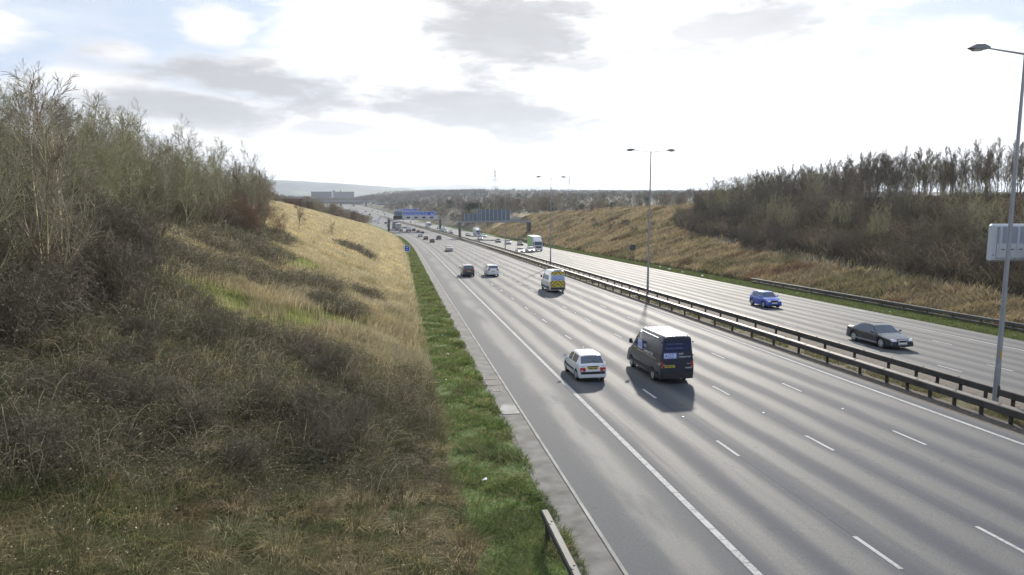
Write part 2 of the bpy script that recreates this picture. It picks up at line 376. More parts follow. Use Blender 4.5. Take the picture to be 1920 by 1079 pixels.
def build_ground():
    yl = np.concatenate([np.arange(-30, 10, 2.5), np.arange(10, 60, .8), np.arange(60, 130, 1.6), np.arange(130, 420, 4), np.arange(420, 1000, 14), np.arange(1000, 3000, 60), np.array([3000, 3400, 4000, 5000, 7000, 10000, 15000, 24000])])
    dl = np.concatenate([-np.array([16000, 9000, 5000, 3000, 2000, 1400, 1000, 700, 500, 380, 300, 240, 190, 150, 120, 100, 85, 72, 62, 55]), np.arange(-50, -20, 1.6), np.arange(-20, 1.2, .7),
        np.array([1.4, 1.8, 2.4, 3.2, 3.9, 4.24, 4.26, 6, 12, 23.19, 23.21, 24, 25, 26, 27, 27.59, 27.61, 32, 43.09, 43.11, 44.5, 46.49]), np.arange(46.5, 90, 1.1), np.array([92, 96, 102, 110, 120, 135, 150, 175, 200, 240, 290, 350, 420, 520, 650, 800, 1000, 1400, 2000, 3000, 5000, 9000, 16000.])])
    D, Y = np.meshgrid(dl, yl); X = D + sr(Y); Z = ground_z(X, Y)
    V = np.stack([X, Y, Z], -1).reshape(-1, 3)
    ny, nx = D.shape; i = np.arange(ny-1)[:, None]*nx + np.arange(nx-1)[None]
    F = np.stack([i, i+1, i+nx+1, i+nx], -1).reshape(-1, 4)
    br = np.maximum(zone(BRAMBLE, D, Y), np.maximum(wood_l(D, Y)*(Y < 185)*(D > -60), wood_r(D, Y)*(D < 110)))
    gr = np.maximum(zone(GREEN, D, Y), ramp(D, .6, 1.6)*(D < 4.5)); gr = np.maximum(gr, (D > 43)*(1-ramp(D, 46.2, 47.4))); med = (D > 23) & (D < 28); gr = np.maximum(gr, med*.45); br = np.maximum(br, med*.85)
    fld = np.clip(np.maximum(ramp(Y, 420, 600), ramp(Y, 335, 400)*(D > 44)) + ramp(np.abs(D-20), 90, 140), 0, 1)
    col = np.stack([br, gr, fld], -1).reshape(-1, 3)
    m = mat('ground_soil', (.2,.16,.08), .9, spec=.15)
    nt, N, K, nd, noise, mr, mix, mth = nodes_of(m); b = N['Principled BSDF']
    tc = nd('ShaderNodeTexCoord'); P = tc.outputs['Object']; vc = nd('ShaderNodeVertexColor', layer_name='col'); sp = nd('ShaderNodeSeparateColor'); K.new(vc.outputs[0], sp.inputs[0])
    n1 = noise(P, .35); n2 = noise(P, 2.5, 8, .7); n3 = noise(P, .06, 5); n4 = noise(P, 9, 4)
    straw = mix(mr(n1, .35, .65), (.30,.22,.10), (.42,.31,.14)); straw = mix(mr(n2, .45, .7), straw, (.17,.14,.07)); straw = mix(mr(n3, .5, .66), straw, (.24,.22,.10))
    green = mix(mr(n2, .35, .65), (.055,.095,.022), (.10,.15,.035))
    dark = mix(mr(n2, .4, .65), (.045,.035,.022), (.085,.065,.04))
    field = mix(mr(n3, .34, .50), (.10,.11,.055), (.085,.07,.05))
    c = mix(sp.outputs[2], straw, field); c = mix(sp.outputs[0], c, dark); c = mix(mr(mth('ADD', sp.outputs[1], mth('MULTIPLY', mth('SUBTRACT', n2, .5), .5)), .25, .95), c, green)
    K.new(c, b.inputs['Base Color'])
    bp = nd('ShaderNodeBump'); bp.inputs['Strength'].default_value = .7; bp.inputs['Distance'].default_value = .12; K.new(mth('ADD', n2, mth('MULTIPLY', n4, .4)), bp.inputs['Height']); K.new(bp.outputs[0], b.inputs['Normal'])
    o = np_mesh('ground', V, F, m, col, smooth=True); props(o, kind='structure')
build_ground()

def strip(name, d0, d1, m, dz=0.0, y0=-30, y1=2200, nd_=2, thick=None, kind='structure', lumps=None):
    ys = np.concatenate([np.arange(y0, min(y1, 200), 2.0), np.arange(max(y0, 200), min(y1, 600), 5.0), np.arange(max(600, y0), y1, 25.0), [y1]]); ys = np.unique(ys[(ys >= y0) & (ys <= y1)])
    ds = np.linspace(d0, d1, nd_); D, Y = np.meshgrid(ds, ys); X = D + sr(Y); Z = road(D, Y) + dz
    V = np.stack([X, Y, Z], -1).reshape(-1, 3); uv = np.stack([D, Y], -1).reshape(-1, 2)
    ny, nx = D.shape; i = np.arange(ny-1)[:, None]*nx + np.arange(nx-1)[None]
    F = np.stack([i, i+1, i+nx+1, i+nx], -1).reshape(-1, 4)
    o = np_mesh(name, V, F, m); lay = o.data.uv_layers.new(name='UVMap')
    lay.data.foreach_set('uv', uv[F.ravel()].astype(np.float32).ravel())
    return props(o, kind=kind)

def asphalt(name, lanes, lw, base=(.068,.075,.093), pale=(.138,.137,.133), patch=False):
    m = mat(name, base, .6); nt, N, K, nd, noise, mr, mix, mth = nodes_of(m); b = N['Principled BSDF']
    uv = nd('ShaderNodeUVMap'); sp = nd('ShaderNodeSeparateXYZ'); K.new(uv.outputs[0], sp.inputs[0]); u, v = sp.outputs[0], sp.outputs[1]
    tc = nd('ShaderNodeTexCoord'); P = tc.outputs['Object']
    # long streaks: noise squeezed along the road
    cv = nd('ShaderNodeCombineXYZ'); K.new(mth('MULTIPLY', u, 1.6), cv.inputs[0]); K.new(mth('MULTIPLY', v, .035), cv.inputs[1])
    st = noise(cv.outputs[0], 1.0, 5, .65)
    cv2 = nd('ShaderNodeCombineXYZ'); K.new(mth('MULTIPLY', u, .5), cv2.inputs[0]); K.new(mth('MULTIPLY', v, .09), cv2.inputs[1]); big = noise(cv2.outputs[0], 1.0, 4)
    fine = noise(P, 22, 8, .8); grain = noise(P, 5, 8, .75)
    uu = mth('ADD', u, mth('MULTIPLY', mth('SUBTRACT', big, .5), .9))
    tr = None
    if lanes:
        # two polished wheel tracks in every lane: peaks at 1/4 and 3/4 of the lane width
        ph = mth('FRACT', mth('DIVIDE', mth('SUBTRACT', uu, lanes), lw))
        q = mth('ABSOLUTE', mth('SUBTRACT', mth('FRACT', mth('MULTIPLY', mth('ADD', ph, 0.0), 2.0)), .5))
        tr = mr(q, .50, .03)
        tr = mth('MULTIPLY', tr, mr(st, .25, .6, .35, 1.1), clamp=True)
    else:
        tr = mth('MULTIPLY', mr(mth('ABSOLUTE', mth('SUBTRACT', uu, 6.9)), 1.1, .1), mr(big, .35, .6, .2, 1.0), clamp=True)
    c = mix(tr, base, pale); c = mix(mr(st, .3, .75, .0, .35), c, tuple(x*1.25 for x in base))
    c = mix(mr(fine, .40, .60, 0, .5), c, tuple(x*.55 for x in base)); c = mix(mr(grain, .58, .72, 0, .3), c, (.21,.205,.19)); spots = noise(P, 1.4, 3, .5); c = mix(mr(spots, .66, .72, 0, .35), c, tuple(x*.6 for x in base))
    if lanes:
        # the paving joint in the middle of every second lane edge, and oil darkened lane centres
        jt = mth('ABSOLUTE', mth('SUBTRACT', mth('FRACT', mth('DIVIDE', mth('SUBTRACT', u, lanes-.14), lw)), .5)); jn = mr(jt, .49, .4985); c = mix(mth('MULTIPLY', jn, mr(st, .3, .6, .2, .7)), c, tuple(x*.45 for x in base))
        oil = mth('MULTIPLY', mr(mth('ABSOLUTE', mth('SUBTRACT', ph, .5)), .13, .0), mr(st, .35, .65, .0, .45)); c = mix(oil, c, tuple(x*.7 for x in base))
    K.new(c, b.inputs['Base Color'])
    K.new(mr(tr, 0, 1, .82, .72), b.inputs['Roughness']); b.inputs['Specular IOR Level'].default_value = .20
    bp = nd('ShaderNodeBump'); bp.inputs['Strength'].default_value = .35; bp.inputs['Distance'].default_value = .01; K.new(mth('ADD', fine, grain), bp.inputs['Height']); K.new(bp.outputs[0], b.inputs['Normal'])
    return m
LW = 3.6
strip('road', 5.18, 8.0, asphalt('shoulder_asphalt', 0, 1, base=(.090,.096,.107), pale=(.138,.139,.139)))
strip('road', 8.0, 23.2, asphalt('lane_asphalt', 8.15, LW), nd_=8)
strip('road', 27.6, 43.1, asphalt('far_lane_asphalt', 26.75, 3.3, base=(.078,.083,.095), pale=(.138,.137,.133)), nd_=8)
strip('path', 4.1, 5.18, M['concrete'], dz=-.02)           # concrete channel beside the hard shoulder
GRAVEL = mat('median_gravel', (.10,.085,.07), .95, noise=(6, .45), bump=(25, .6))
strip('ground', 23.2, 24.35, GRAVEL, dz=-.012); strip('ground', 26.4, 27.6, GRAVEL, dz=-.012)

# painted markings
PAINT = mat('road_paint', (.5,.5,.48), .85, spec=.1)
nt, N, K, nd, noise, mr, mix, mth = nodes_of(PAINT); tc = nd('ShaderNodeTexCoord'); n = noise(tc.outputs['Object'], 9, 6, .7); n2 = noise(tc.outputs['Object'], .8, 3)
K.new(mix(mr(mth('ADD', n, mth('MULTIPLY', n2, .4)), .62, .95, 0, .75), (.46,.46,.45), (.17,.17,.17)), N['Principled BSDF'].inputs['Base Color'])
def marking(name, label, group, segs):
    V = []; F = []
    for d0, d1, ya, yb in segs:
        ys = np.linspace(ya, yb, max(2, int((yb-ya)/4)+1))
        for k, y in enumerate(ys):
            s_ = float(sr(y)); n0 = len(V)
            V.append((d0+s_, y, float(road(d0, y))+.006)); V.append((d1+s_, y, float(road(d1, y))+.006))
            if k: F.append((n0-2, n0-1, n0+1, n0))
    me = bpy.data.meshes.new(name); me.from_pydata(V, [], F); me.materials.append(PAINT); o = bpy.data.objects.new(name, me); COL.objects.link(o)
    return props(o, kind='structure')
# the edge line beside the hard shoulder is laid in ribs with hairline gaps near the camera
seg = []; y = -20.0
while y < 60:
    seg.append((8.06, 8.26, y, y+.62)); y += .64
seg.append((8.06, 8.26, 60, 1500)); marking('road_marking', '', '', seg)
strip('path', 5.08, 5.18, M['concrete_pale'], dz=.004); marking('road_marking', '', '', [(22.33, 22.5, -20, 1500)])
marking('road_marking', '', '', [(27.9, 28.02, -20, 1500)]); marking('road_marking', '', '', [(39.6, 39.76, -20, 1500)])
P0 = 14.3; PER = 8.17
for dd in (11.62, 15.22, 18.9): marking('road_marking', '', '', [(dd-.06, dd+.06, P0-PER*3+PER*k, P0-PER*3+PER*k+1.78) for k in range(140)])
for dd in (30.05, 33.2, 36.45): marking('road_marking', '', '', [(dd-.06, dd+.06, P0-PER*3+2.9+PER*k, P0-PER*3+2.9+PER*k+1.78) for k in range(140)])
marking('road_marking', '', '', [(42.2, 42.5, 59, 60.6), (42.2, 42.5, 75, 79), (42.5, 42.75, 86, 90)])
# cat's eyes between the dashes
sm = MB(); sm.hull([(-.06,-.06,0),(.06,-.06,0),(.06,.06,0),(-.06,.06,0),(-.035,-.035,.03),(.035,-.035,.03),(.035,.035,.03),(-.035,.035,.03)])
proto = None
for dd, lane in ((11.62, 'first'), (15.22, 'second'), (18.9, 'third')):
    for k in range(9):
        y = P0 + 1.78 + (PER-1.78)*.5 + PER*2*k - PER
        if proto is None: proto = sm.build('road_stud', M['litter']); o = proto
        else: o = proto.copy(); COL.objects.link(o)
        o.location = (dd, y, float(road(dd, y))+.004)
        props(o, 'small white reflecting stud set between the dashes of the %s lane line' % lane, 'road stud', 'reflecting studs in the %s lane line' % lane)
o_stud_end = True

# drain gratings in the concrete channel, and the manhole patch
for k, (y, w) in enumerate(((36.2, .62), (34.9, .62), (33.6, .34))):
    t = empty('drain_grating', (4.62, y, float(road(4.6, y))-.016), 0, ['farthest and widest barred iron drain grating in the concrete channel', 'middle barred iron drain grating in the concrete channel', 'smallest and nearest barred iron drain grating in the concrete channel'][k], 'drain grating', 'drain gratings in the channel')
    f = MB(); f.box(-w/2-.04, w/2+.04, -.26, -.22, 0, .02); f.box(-w/2-.04, w/2+.04, .22, .26, 0, .02); f.box(-w/2-.04, -w/2, -.22, .22, 0, .02); f.box(w/2, w/2+.04, -.22, .22, 0, .02); f.build('frame', M['iron'], t)
    g = MB()
    for q in range(int(w/.075)): x = -w/2 + .075*q; g.box(x, x+.04, -.22, .22, 0, .015)
    g.build('bars', M['iron'], t)
mh = MB(); mh.hull([(4.25,29.2,float(zr(29.2))-.03),(5.02,29.2,float(zr(29.2))-.03),(5.02,30.6,float(zr(30.6))-.03),(4.55,30.8,float(zr(30.8))-.03),(4.2,30.2,float(zr(30.2))-.03),
   (4.25,29.2,float(zr(29.2))+.004),(5.02,29.2,float(zr(29.2))+.004),(5.02,30.6,float(zr(30.6))+.004),(4.55,30.8,float(zr(30.8))+.004),(4.2,30.2,float(zr(30.2))+.004)])
props(mh.build('manhole_slab', M['concrete_pale']), 'pale curved concrete slab round a manhole in the roadside channel', 'manhole slab')

# distant hills
def hills(name, pts, dist, depth, m, label):
    V = []; F = []; n = len(pts); prof = [0, .35, .75, 1.0, .8, .3, 0]; rows = len(prof)
    xs = np.linspace(pts[0][0], pts[-1][0], 160); hs = np.interp(xs, [p[0] for p in pts], [p[1] for p in pts])
    rng = np.random.RandomState(int(dist)); hs = hs + np.convolve(rng.randn(160+20)*.05*hs.max(), np.ones(21)/8, 'valid')[:160]
    for j, q in enumerate(prof):
        dd = dist + depth*(j/(rows-1)-.5)
        for a, h in zip(xs, hs):
            a_ = R(a); wob = 1+.12*math.sin(a*1.7+j*1.3)
            V.append((math.sin(a_)*dd, math.cos(a_)*dd, -40 + (h*dist/dist+40)*q*(wob if j not in (3,) else 1)))
    w = 160
    for j in range(rows-1):
        for i in range(w-1): F.append((j*w+i, j*w+i+1, (j+1)*w+i+1, (j+1)*w+i))
    me = bpy.data.meshes.new(name); me.from_pydata(V, [], F); me.shade_smooth(); me.materials.append(m); o = bpy.data.objects.new(name, me); COL.objects.link(o)
    return props(o, kind='structure')
HM = mat('moorland', (.10,.12,.07), .95, spec=.1)
nt, N, K, nd, noise, mr, mix, mth = nodes_of(HM); tc = nd('ShaderNodeTexCoord'); n = noise(tc.outputs['Object'], .0016, 6, .6); nb = noise(tc.outputs['Object'], .006, 4)
K.new(mix(mr(n, .45, .58), mix(mr(nb, .4, .6), (.05,.055,.05), (.08,.08,.075)), (.13,.16,.09)), N['Principled BSDF'].inputs['Base Color'])
hills('hills', [(-40,120),(-20,140),(-8.7,124),(-4.4,106),(0.4,80),(2.3,56),(5.2,10),(9,-30)], 5200, 2600, HM, '')
hills('hills', [(-14,60),(-3,120),(1.4,165),(5.2,195),(7.8,165),(10.8,172),(14.2,120),(17.2,78),(21,46),(28,20),(50,0)], 10500, 4000, HM, '')

# ------------------------------------------------------------------ barriers
def pos(d, y, dz=0.0, surf=road):
    return (d + float(sr(y)), y, float(surf(d, y)) + dz)
def beam(mb, d, ys, z0, z1, w, base=road):
    """a box beam that follows the road"""
    n0 = len(mb.v); b = .03
    ring = [(-w/2+b, z0), (w/2-b, z0), (w/2, z0+b), (w/2, z1-b), (w/2-b, z1), (-w/2+b, z1), (-w/2, z1-b), (-w/2, z0+b)]
    for y in ys:
        s_ = float(sr(y)); zb = float(base(d, y))
        for (a, z) in ring: mb.v.append((d+a+s_, y, zb+z))
    for i in range(len(ys)-1):
        for k in range(8): mb.f.append((n0+i*8+k, n0+i*8+(k+1) % 8, n0+(i+1)*8+(k+1) % 8, n0+(i+1)*8+k))
    mb.f.append(tuple(n0+k for k in range(8))); mb.f.append(tuple(n0+(len(ys)-1)*8+k for k in range(8))[::-1])
def barrier(name, label, d, y0, y1, z0, z1, w, posts, m, base=road, second=None, mp=None, brk=True):
    t = empty(name, pos(d, y0, 0, base), 0, label, 'crash barrier', 'steel crash barriers along the motorway'); t.location = (0, 0, 0)
    ys = np.unique(np.concatenate([np.arange(y0, min(y1, 200), 3), np.arange(200, max(200, y1), 6), [y1]])); ys = ys[(ys >= y0) & (ys <= y1)]
    mb = MB(); beam(mb, d, ys, z0, z1, w, base)
    if second:
        m2 = MB(); beam(m2, d+.02, ys, second[0], second[1], w*.5, base); m2.build('lower_rail', m, t)
    # splice plates and bolt heads on the top of the beam
    if brk:
        sp = mb; y = y0 + 1.0
        while y < min(y1, 75):
            x = d+float(sr(y)); z = float(base(d, y))+z1
            sp.box(x-w*.32, x-w*.1, y-.05, y+.05, z, z+.012); sp.box(x+w*.08, x+w*.28, y+.1, y+.16, z, z+.012); y += 2.35
    mb.build('rail', m, t)
    def post(mb, y):
        x = d + float(sr(y)); z = float(base(d, y))
        mb.box(x-.055, x+.055, y-.06, y+.06, z-.25, z+z0+.02); mb.box(x-.07, x+.07, y-.02, y+.02, z+z0-.14, z+z0+.015)
    for y in posts[:100]:
        mb = MB(); post(mb, y); mb.build('post', mp or m, t)
    if len(posts) > 100:
        mb = MB()
        for y in posts[100:]: post(mb, y)
        props(mb.build('far_posts', mp or m, t), kind='stuff')
    return t
pn = list(np.arange(8, 33, 1.48)) + list(np.arange(33.8, 420, 2.95)); pf = [p+.7 for p in pn]
barrier('crash_barrier', 'dark box beam barrier on the near side of the central reservation', 24.15, 5, 640, .35, .66, .40, pn, M['steel_dark'])
barrier('crash_barrier', 'dark box beam barrier on the far side of the central reservation, behind the lamp posts', 26.35, 5, 640, .36, .68, .24, pf, M['steel_dark'])
barrier('crash_barrier', 'pale topped steel barrier at the foot of the wooded bank beside the far carriageway', 46.2, 22, 88, .52, .74, .2, list(np.arange(23, 88, 3.0)), M['steel_rail'], second=(.2, .34))
barrier('crash_barrier', 'short steel barrier on the far verge beside the bare sign gantry', 46.2, 214, 268, .5, .74, .2, list(np.arange(215, 268, 3.2)), M['steel_rail'], second=(.2, .34))
barrier('crash_barrier', 'grey steel barrier end standing in the grass verge next to the hard shoulder', 3.68, 4, 17.6, .46, .66, .20, [5.0, 7.4, 9.8, 12.2, 14.6, 17.2], M['steel_rail'], mp=M['steel_dark'])

# ------------------------------------------------------------------ lamp posts
def lamp_post():
    t = empty('street_lamp', (0, 0, 0))
    m = MB(); m.tube([(0,0,-.3),(0,0,1.9)], [.13,.12], 12); m.tube([(0,0,1.9),(0,0,1.98)], [.12,.105], 12, False); m.build('base', M['lamp_paint'], t, True)
    m = MB(); m.tube([(0,0,1.9),(0,0,8),(0,0,14.9)], [.105,.085,.055], 12); m.build('pole', M['lamp_paint'], t, True)
    m = MB(); m.box(-.05,.05,-.146,-.13,.6,1.1); m.build('access_door', M['steel_dark'], t)
    for s in (-1, 1):
        m = MB(); m.tube([(0,0,14.82),(s*1.0,0,14.92),(s*1.75,0,15.0)], [.045,.035,.03], 8); m.build('arm', M['lamp_paint'], t, True)
        m = MB(); a, b = s*1.65, s*2.62
        m.hull([(a,-.06,14.98),(a,.06,14.98),(a,-.05,15.06),(a,.05,15.06),(a+s*.25,-.17,14.93),(a+s*.25,.17,14.93),(b-s*.15,-.17,14.95),(b-s*.15,.17,14.95),(b,-.07,14.98),(b,.07,14.98),(a+s*.3,-.11,15.14),(a+s*.3,.11,15.14),(b-s*.3,-.1,15.13),(b-s*.3,.1,15.13)])
        l = m.build('lantern', M['lantern'], t)
        g = MB(); x0, x1 = sorted((a+s*.3, b-s*.18)); g.hull([(x0,-.13,14.94),(x1,-.13,14.95),(x0,.13,14.94),(x1,.13,14.95),(x0+.08,-.08,14.86),(x1-.08,-.08,14.88),(x0+.08,.08,14.86),(x1-.08,.08,14.88)]); g.build('lens', M['lens'], l)
    return t
lp = lamp_post(); index_kids()
LY = [26.2, 69.6, 117, 168.5, 220, 270, 320, 368, 418, 468, 520, 570]
LL = ['nearest twin arm lamp post, standing in front of the big pale sign box', 'tall twin arm lamp post between the central barriers, second from the camera', 'twin arm lamp post beyond the tall one, third from the camera', 'slim twin arm lamp post just in front of the bare sign gantry',
      'distant twin arm lamp post in line with the white lorry', 'distant twin arm lamp post beside the foot of the bare sign gantry', 'far twin arm lamp post just before the blue sign gantry', 'far twin arm lamp post just past the blue sign gantry']
for i, y in enumerate(LY):
    o = lp if i == 0 else copy_tree(lp)
    o.location = pos(25.2, y); o.rotation_euler = (0, 0, math.atan2(-(float(sr(y+2))-float(sr(y-2))), 4)*1.0)
    props(o, LL[i] if i < len(LL) else 'tiny twin arm lamp post in the row seen under the blue sign gantry', 'street lamp', 'twin arm lamp posts along the central reservation')
# the yellow number band on the nearest post
nb = MB(); nb.box(-.05,.03,-.112,-.09,2.3,2.62); n_ = nb.build('number_band', mat('amber_band', (.5,.3,.06), .6), lp)

# ------------------------------------------------------------------ gantries and signs
def text_mesh(txt, size, m, parent, loc, rot, name='lettering', ext=.002, align='LEFT', sx=1.0):
    cu = bpy.data.curves.new('t', 'FONT'); cu.body = txt; cu.size = size; cu.extrude = ext; cu.align_x = align; cu.offset = size*.012
    tmp = bpy.data.objects.new('t', cu); COL.objects.link(tmp); bpy.context.view_layer.update()
    me = bpy.data.meshes.new_from_object(tmp.evaluated_get(bpy.context.evaluated_depsgraph_get())); bpy.data.objects.remove(tmp); bpy.data.curves.remove(cu)
    me.materials.clear(); me.materials.append(m); o = bpy.data.objects.new(name, me); COL.objects.link(o); o.parent = parent; o.location = loc; o.rotation_euler = rot; o.scale = (sx, 1, 1)
    return o
def marks(mb, x0, x1, z, h, rng, y):     # a line of lettering too far off to read
    x = x0
    while x < x1:
        w = rng.uniform(.8, 2.2)
        q = x
        while q < min(x+w, x1):
            a = rng.uniform(.12, .2); hh = h*rng.choice([.6, .65, 1.0]); mb.box(q, q+a, y-.02, y, z, z+hh); q += a+.09
        x += w+.35
# the sign gantry over the near carriageway
gy = 352.0; zc_ = float(zr(gy)); s_ = float(sr(gy))
g = empty('sign_gantry', (0, gy, zc_), 0, 'sign gantry with blue direction signs over the near carriageway', 'sign gantry', 'sign gantries over the motorway')
XL, XR = -4.2, 20.6
for x in (XL, XR):
    m = MB(); m.box(x-.5, x+.5, -.35, .35, -.6, 6.3, .05); m.build('leg', M['steel_dark'] if x < 0 else M['concrete'], g)
m = MB(); m.box(XL-1.0, XR+.9, -.45, .45, 5.6, 6.0, .04); m.build('beam', M['steel'], g)
m = MB(); m.box(XL+3.6, XR-1.1, -.62, -.5, 5.95, 7.5); m.build('walkway_panel', M['sign_grey'], g)
m = MB(); m.box(XL+2.2, XL+6.6, -.95, -.5, 5.9, 7.5, .04); q = m.build('message_board', M['black_trim'], g)
for k in range(4):
    x = 4.4+k*3.75; m = MB(); m.box(x, x+1.6, -.85, -.63, 6.35, 7.05, .03); m.build('lane_signal', M['black_trim'], g)
m = MB(); m.box(XL+2.7, XL+6.6, -.60, -.5, 7.52, 9.6); m.build('backing_panel', M['sign_panel'], g)
rg = random.Random(5)
for (x0, x1, z0, z1, lines) in ((XL+6.8, XR-1.9, 7.6, 9.6, 2), (XL+5.7, XL+14.2, 9.68, 10.85, 1)):
    m = MB(); m.box(x0, x1, -.70, -.62, z0, z1); sg = m.build('direction_sign', M['sign_white'], g)
    m = MB(); m.box(x0+.12, x1-.12, -.73, -.70, z0+.12, z1-.12); m.build('sign_face', M['sign_blue'], sg)
    m = MB()
    for k in range(lines): marks(m, x0+.8, x1-(3.6 if lines == 2 else .5), z0+.38+k*.72, .36, rg, -.731)
    if lines == 2:
        marks(m, x1-2.7, x1-1.2, z0+.45, .6, rg, -.731); m.box(x1-.75, x1-.55, -.75, -.731, z0+.4, z0+1.4); m.poly([(x1-1.0, -.745, z0+1.3), (x1-.3, -.745, z0+1.3), (x1-.65, -.745, z0+1.7)])
    else:
        m.poly([(x0+.15, -.745, z1-.2), (x0+.5, -.745, z1-.2), (x0+1.1, -.745, z0+.2), (x0+.8, -.745, z0+.2)])
    m.build('lettering', M['sign_white'], sg)
m = MB(); m.box(XL+2.8, XL+5.4, -.70, -.62, 9.7, 10.7); sg = m.build('junction_panel', M['sign_white'], g)
m = MB(); m.box(XL+3.9, XL+5.1, -.73, -.70, 9.9, 10.5); m.build('sign_face', M['sign_blue'], sg)
m = MB(); m.box(XL+3.0, XL+3.6, -.73, -.70, 10.3, 10.5); m.box(XL+3.0, XL+3.6, -.73, -.70, 9.9, 10.1); m.build('lettering', M['ink'], sg)

# the gantry over the far carriageway, seen from behind
gy2 = 278.0; d1_, d2_ = 25.9, 53.2
g = empty('sign_gantry', (float(sr(gy2)), gy2, float(zr(gy2))), 0, 'sign gantry over the far carriageway, seen from behind with grey blue ribbed panels', 'sign gantry', 'sign gantries over the motorway')
m = MB(); m.box(d1_-.5, d1_+.5, -.4, .4, -.5, 5.9, .05); m.build('leg', mat('brown_grey_steel', (.13,.10,.09), .6), g)
m = MB(); m.box(d2_-.9, d2_-.05, -.4, .4, -2.2, 5.9, .05); m.build('leg', M['concrete'], g)
m = MB(); m.box(d2_+.0, d2_+.75, -.3, .3, -2.2, 5.9, .05); m.build('leg', M['steel_dark'], g)
m = MB(); m.box(d1_-.8, d2_+1.1, -.5, .5, 5.9, 6.8, .05); m.build('beam', M['steel'], g)
m = MB()
for k in range(54): x = d1_+.2+k*.5; m.box(x, x+.06, -.54, -.5, 6.0, 6.75)
m.build('grille', M['steel_rail'], g)
m = MB(); m.box(d1_-.6, d2_+1.0, -.56, -.50, 6.8, 6.92); m.box(d1_-.6, d2_+1.0, .45, .52, 6.8, 6.92); m.build('handrail', M['black_trim'], g)
PX = [d1_+1.9+i*1.62 for i in range(12)]
for i in range(11):
    hh = 9.25 if i < 3 else 11.0
    m = MB(); m.box(PX[i]+.07, PX[i+1]-.07, -.30, -.24, 6.95, hh); m.build('sign_panel', M['sign_panel'], g)
m = MB()
for i in range(12): m.box(PX[i]-.07, PX[i]+.07, -.42, -.22, 6.9, 9.3 if i < 3 else 11.1)
m.build('stiffeners', M['sign_grey'], g)
m = MB()
for i in range(11):
    zz = 7.45
    while zz < (9.2 if i < 3 else 10.9): m.box(PX[i]+.09, PX[i+1]-.09, -.34, -.30, zz, zz+.06); zz += .62
m.build('ribs', M['steel_dark'], g)
m = MB(); m.box(PX[-1]+.5, PX[-1]+4.2, -.3, -.1, 6.95, 8.0); m.build('side_panel', M['steel'], g)

# back of the large message sign beside the far carriageway
bx, by = 53.3, 55.0; bz = float(zr(by)) + .25
g = empty('message_sign', (bx, by, bz), R(-4), 'large pale grey message sign box with ribbed back, standing behind the nearest lamp post', 'road sign')
m = MB(); m.box(-2.15, 4.2, -.1, .45, 4.05, 7.35, .16); m.build('casing', M['sign_grey'], g)
m = MB(); m.box(-1.62, 4.0, -.14, -.1, 4.5, 7.1); bk = m.build('back_panel', mat('sign_back_grey', (.30,.33,.40), .5), g)
m = MB(); x = -1.45
for k in range(7): m.box(x, x+.2, -.26, -.1, 4.35, 7.12); x += .82
m.build('ribs', M['sign_grey'], bk)
m = MB(); m.box(-1.6, 4.0, -.2, -.14, 4.4, 5.62); m.build('lower_panel', M['sign_grey'], bk)
m = MB(); x = -1.2
for k in range(6): m.box(x, x+.32, -.24, -.2, 5.12, 5.17); x += .82
m.build('slots', M['ink'], bk)
m = MB(); m.box(-1.98, -1.75, -.13, -.1, 4.62, 4.66); m.build('latch', M['ink'], g)
m = MB(); m.box(2.0, 2.5, .0, .4, -.6, 4.1, .04); m.build('post', M['steel'], g)

# small signs on the verges
def small_sign(d, y, w, h, z0, label, front, back, toward=True):
    t = empty('road_sign', pos(d, y, 0, lambda a, b: ground_z(a+sr(b), b)), 0, label, 'road sign')
    m = MB(); m.tube([(0,.03,-.3),(0,.03,z0+h)], [.045,.045], 8); m.build('post', M['steel_dark'], t)
    m = MB(); m.box(-w/2, w/2, -.04, -.015, z0, z0+h); p = m.build('plate', front, t)
    return t, p
t, p = small_sign(1.75, 147, 1.1, 1.3, 1.5, 'small blue location sign with white border on a post in the green verge', M['sign_white'], M['steel'])
m = MB(); m.box(-.45, .45, -.055, -.04, 1.6, 2.7); m.build('sign_face', M['sign_blue'], p)
m = MB(); m.box(-.2, -.12, -.06, -.055, 2.25, 2.5); m.box(-.05, .25, -.06, -.055, 2.3, 2.45); m.box(-.2, .2, -.06, -.055, 1.85, 1.95); m.build('lettering', M['graphic_pale'], p)
small_sign(48.2, 143, 1.25, 1.2, 1.2, 'small dark sign seen from behind on the far verge near the second lamp post', mat('sign_dark_back', (.06,.07,.09), .5), M['steel'])
for (x, lab) in ((1.1, 'thin grey marker post standing in the golden grass below the ridge'),):
    pass

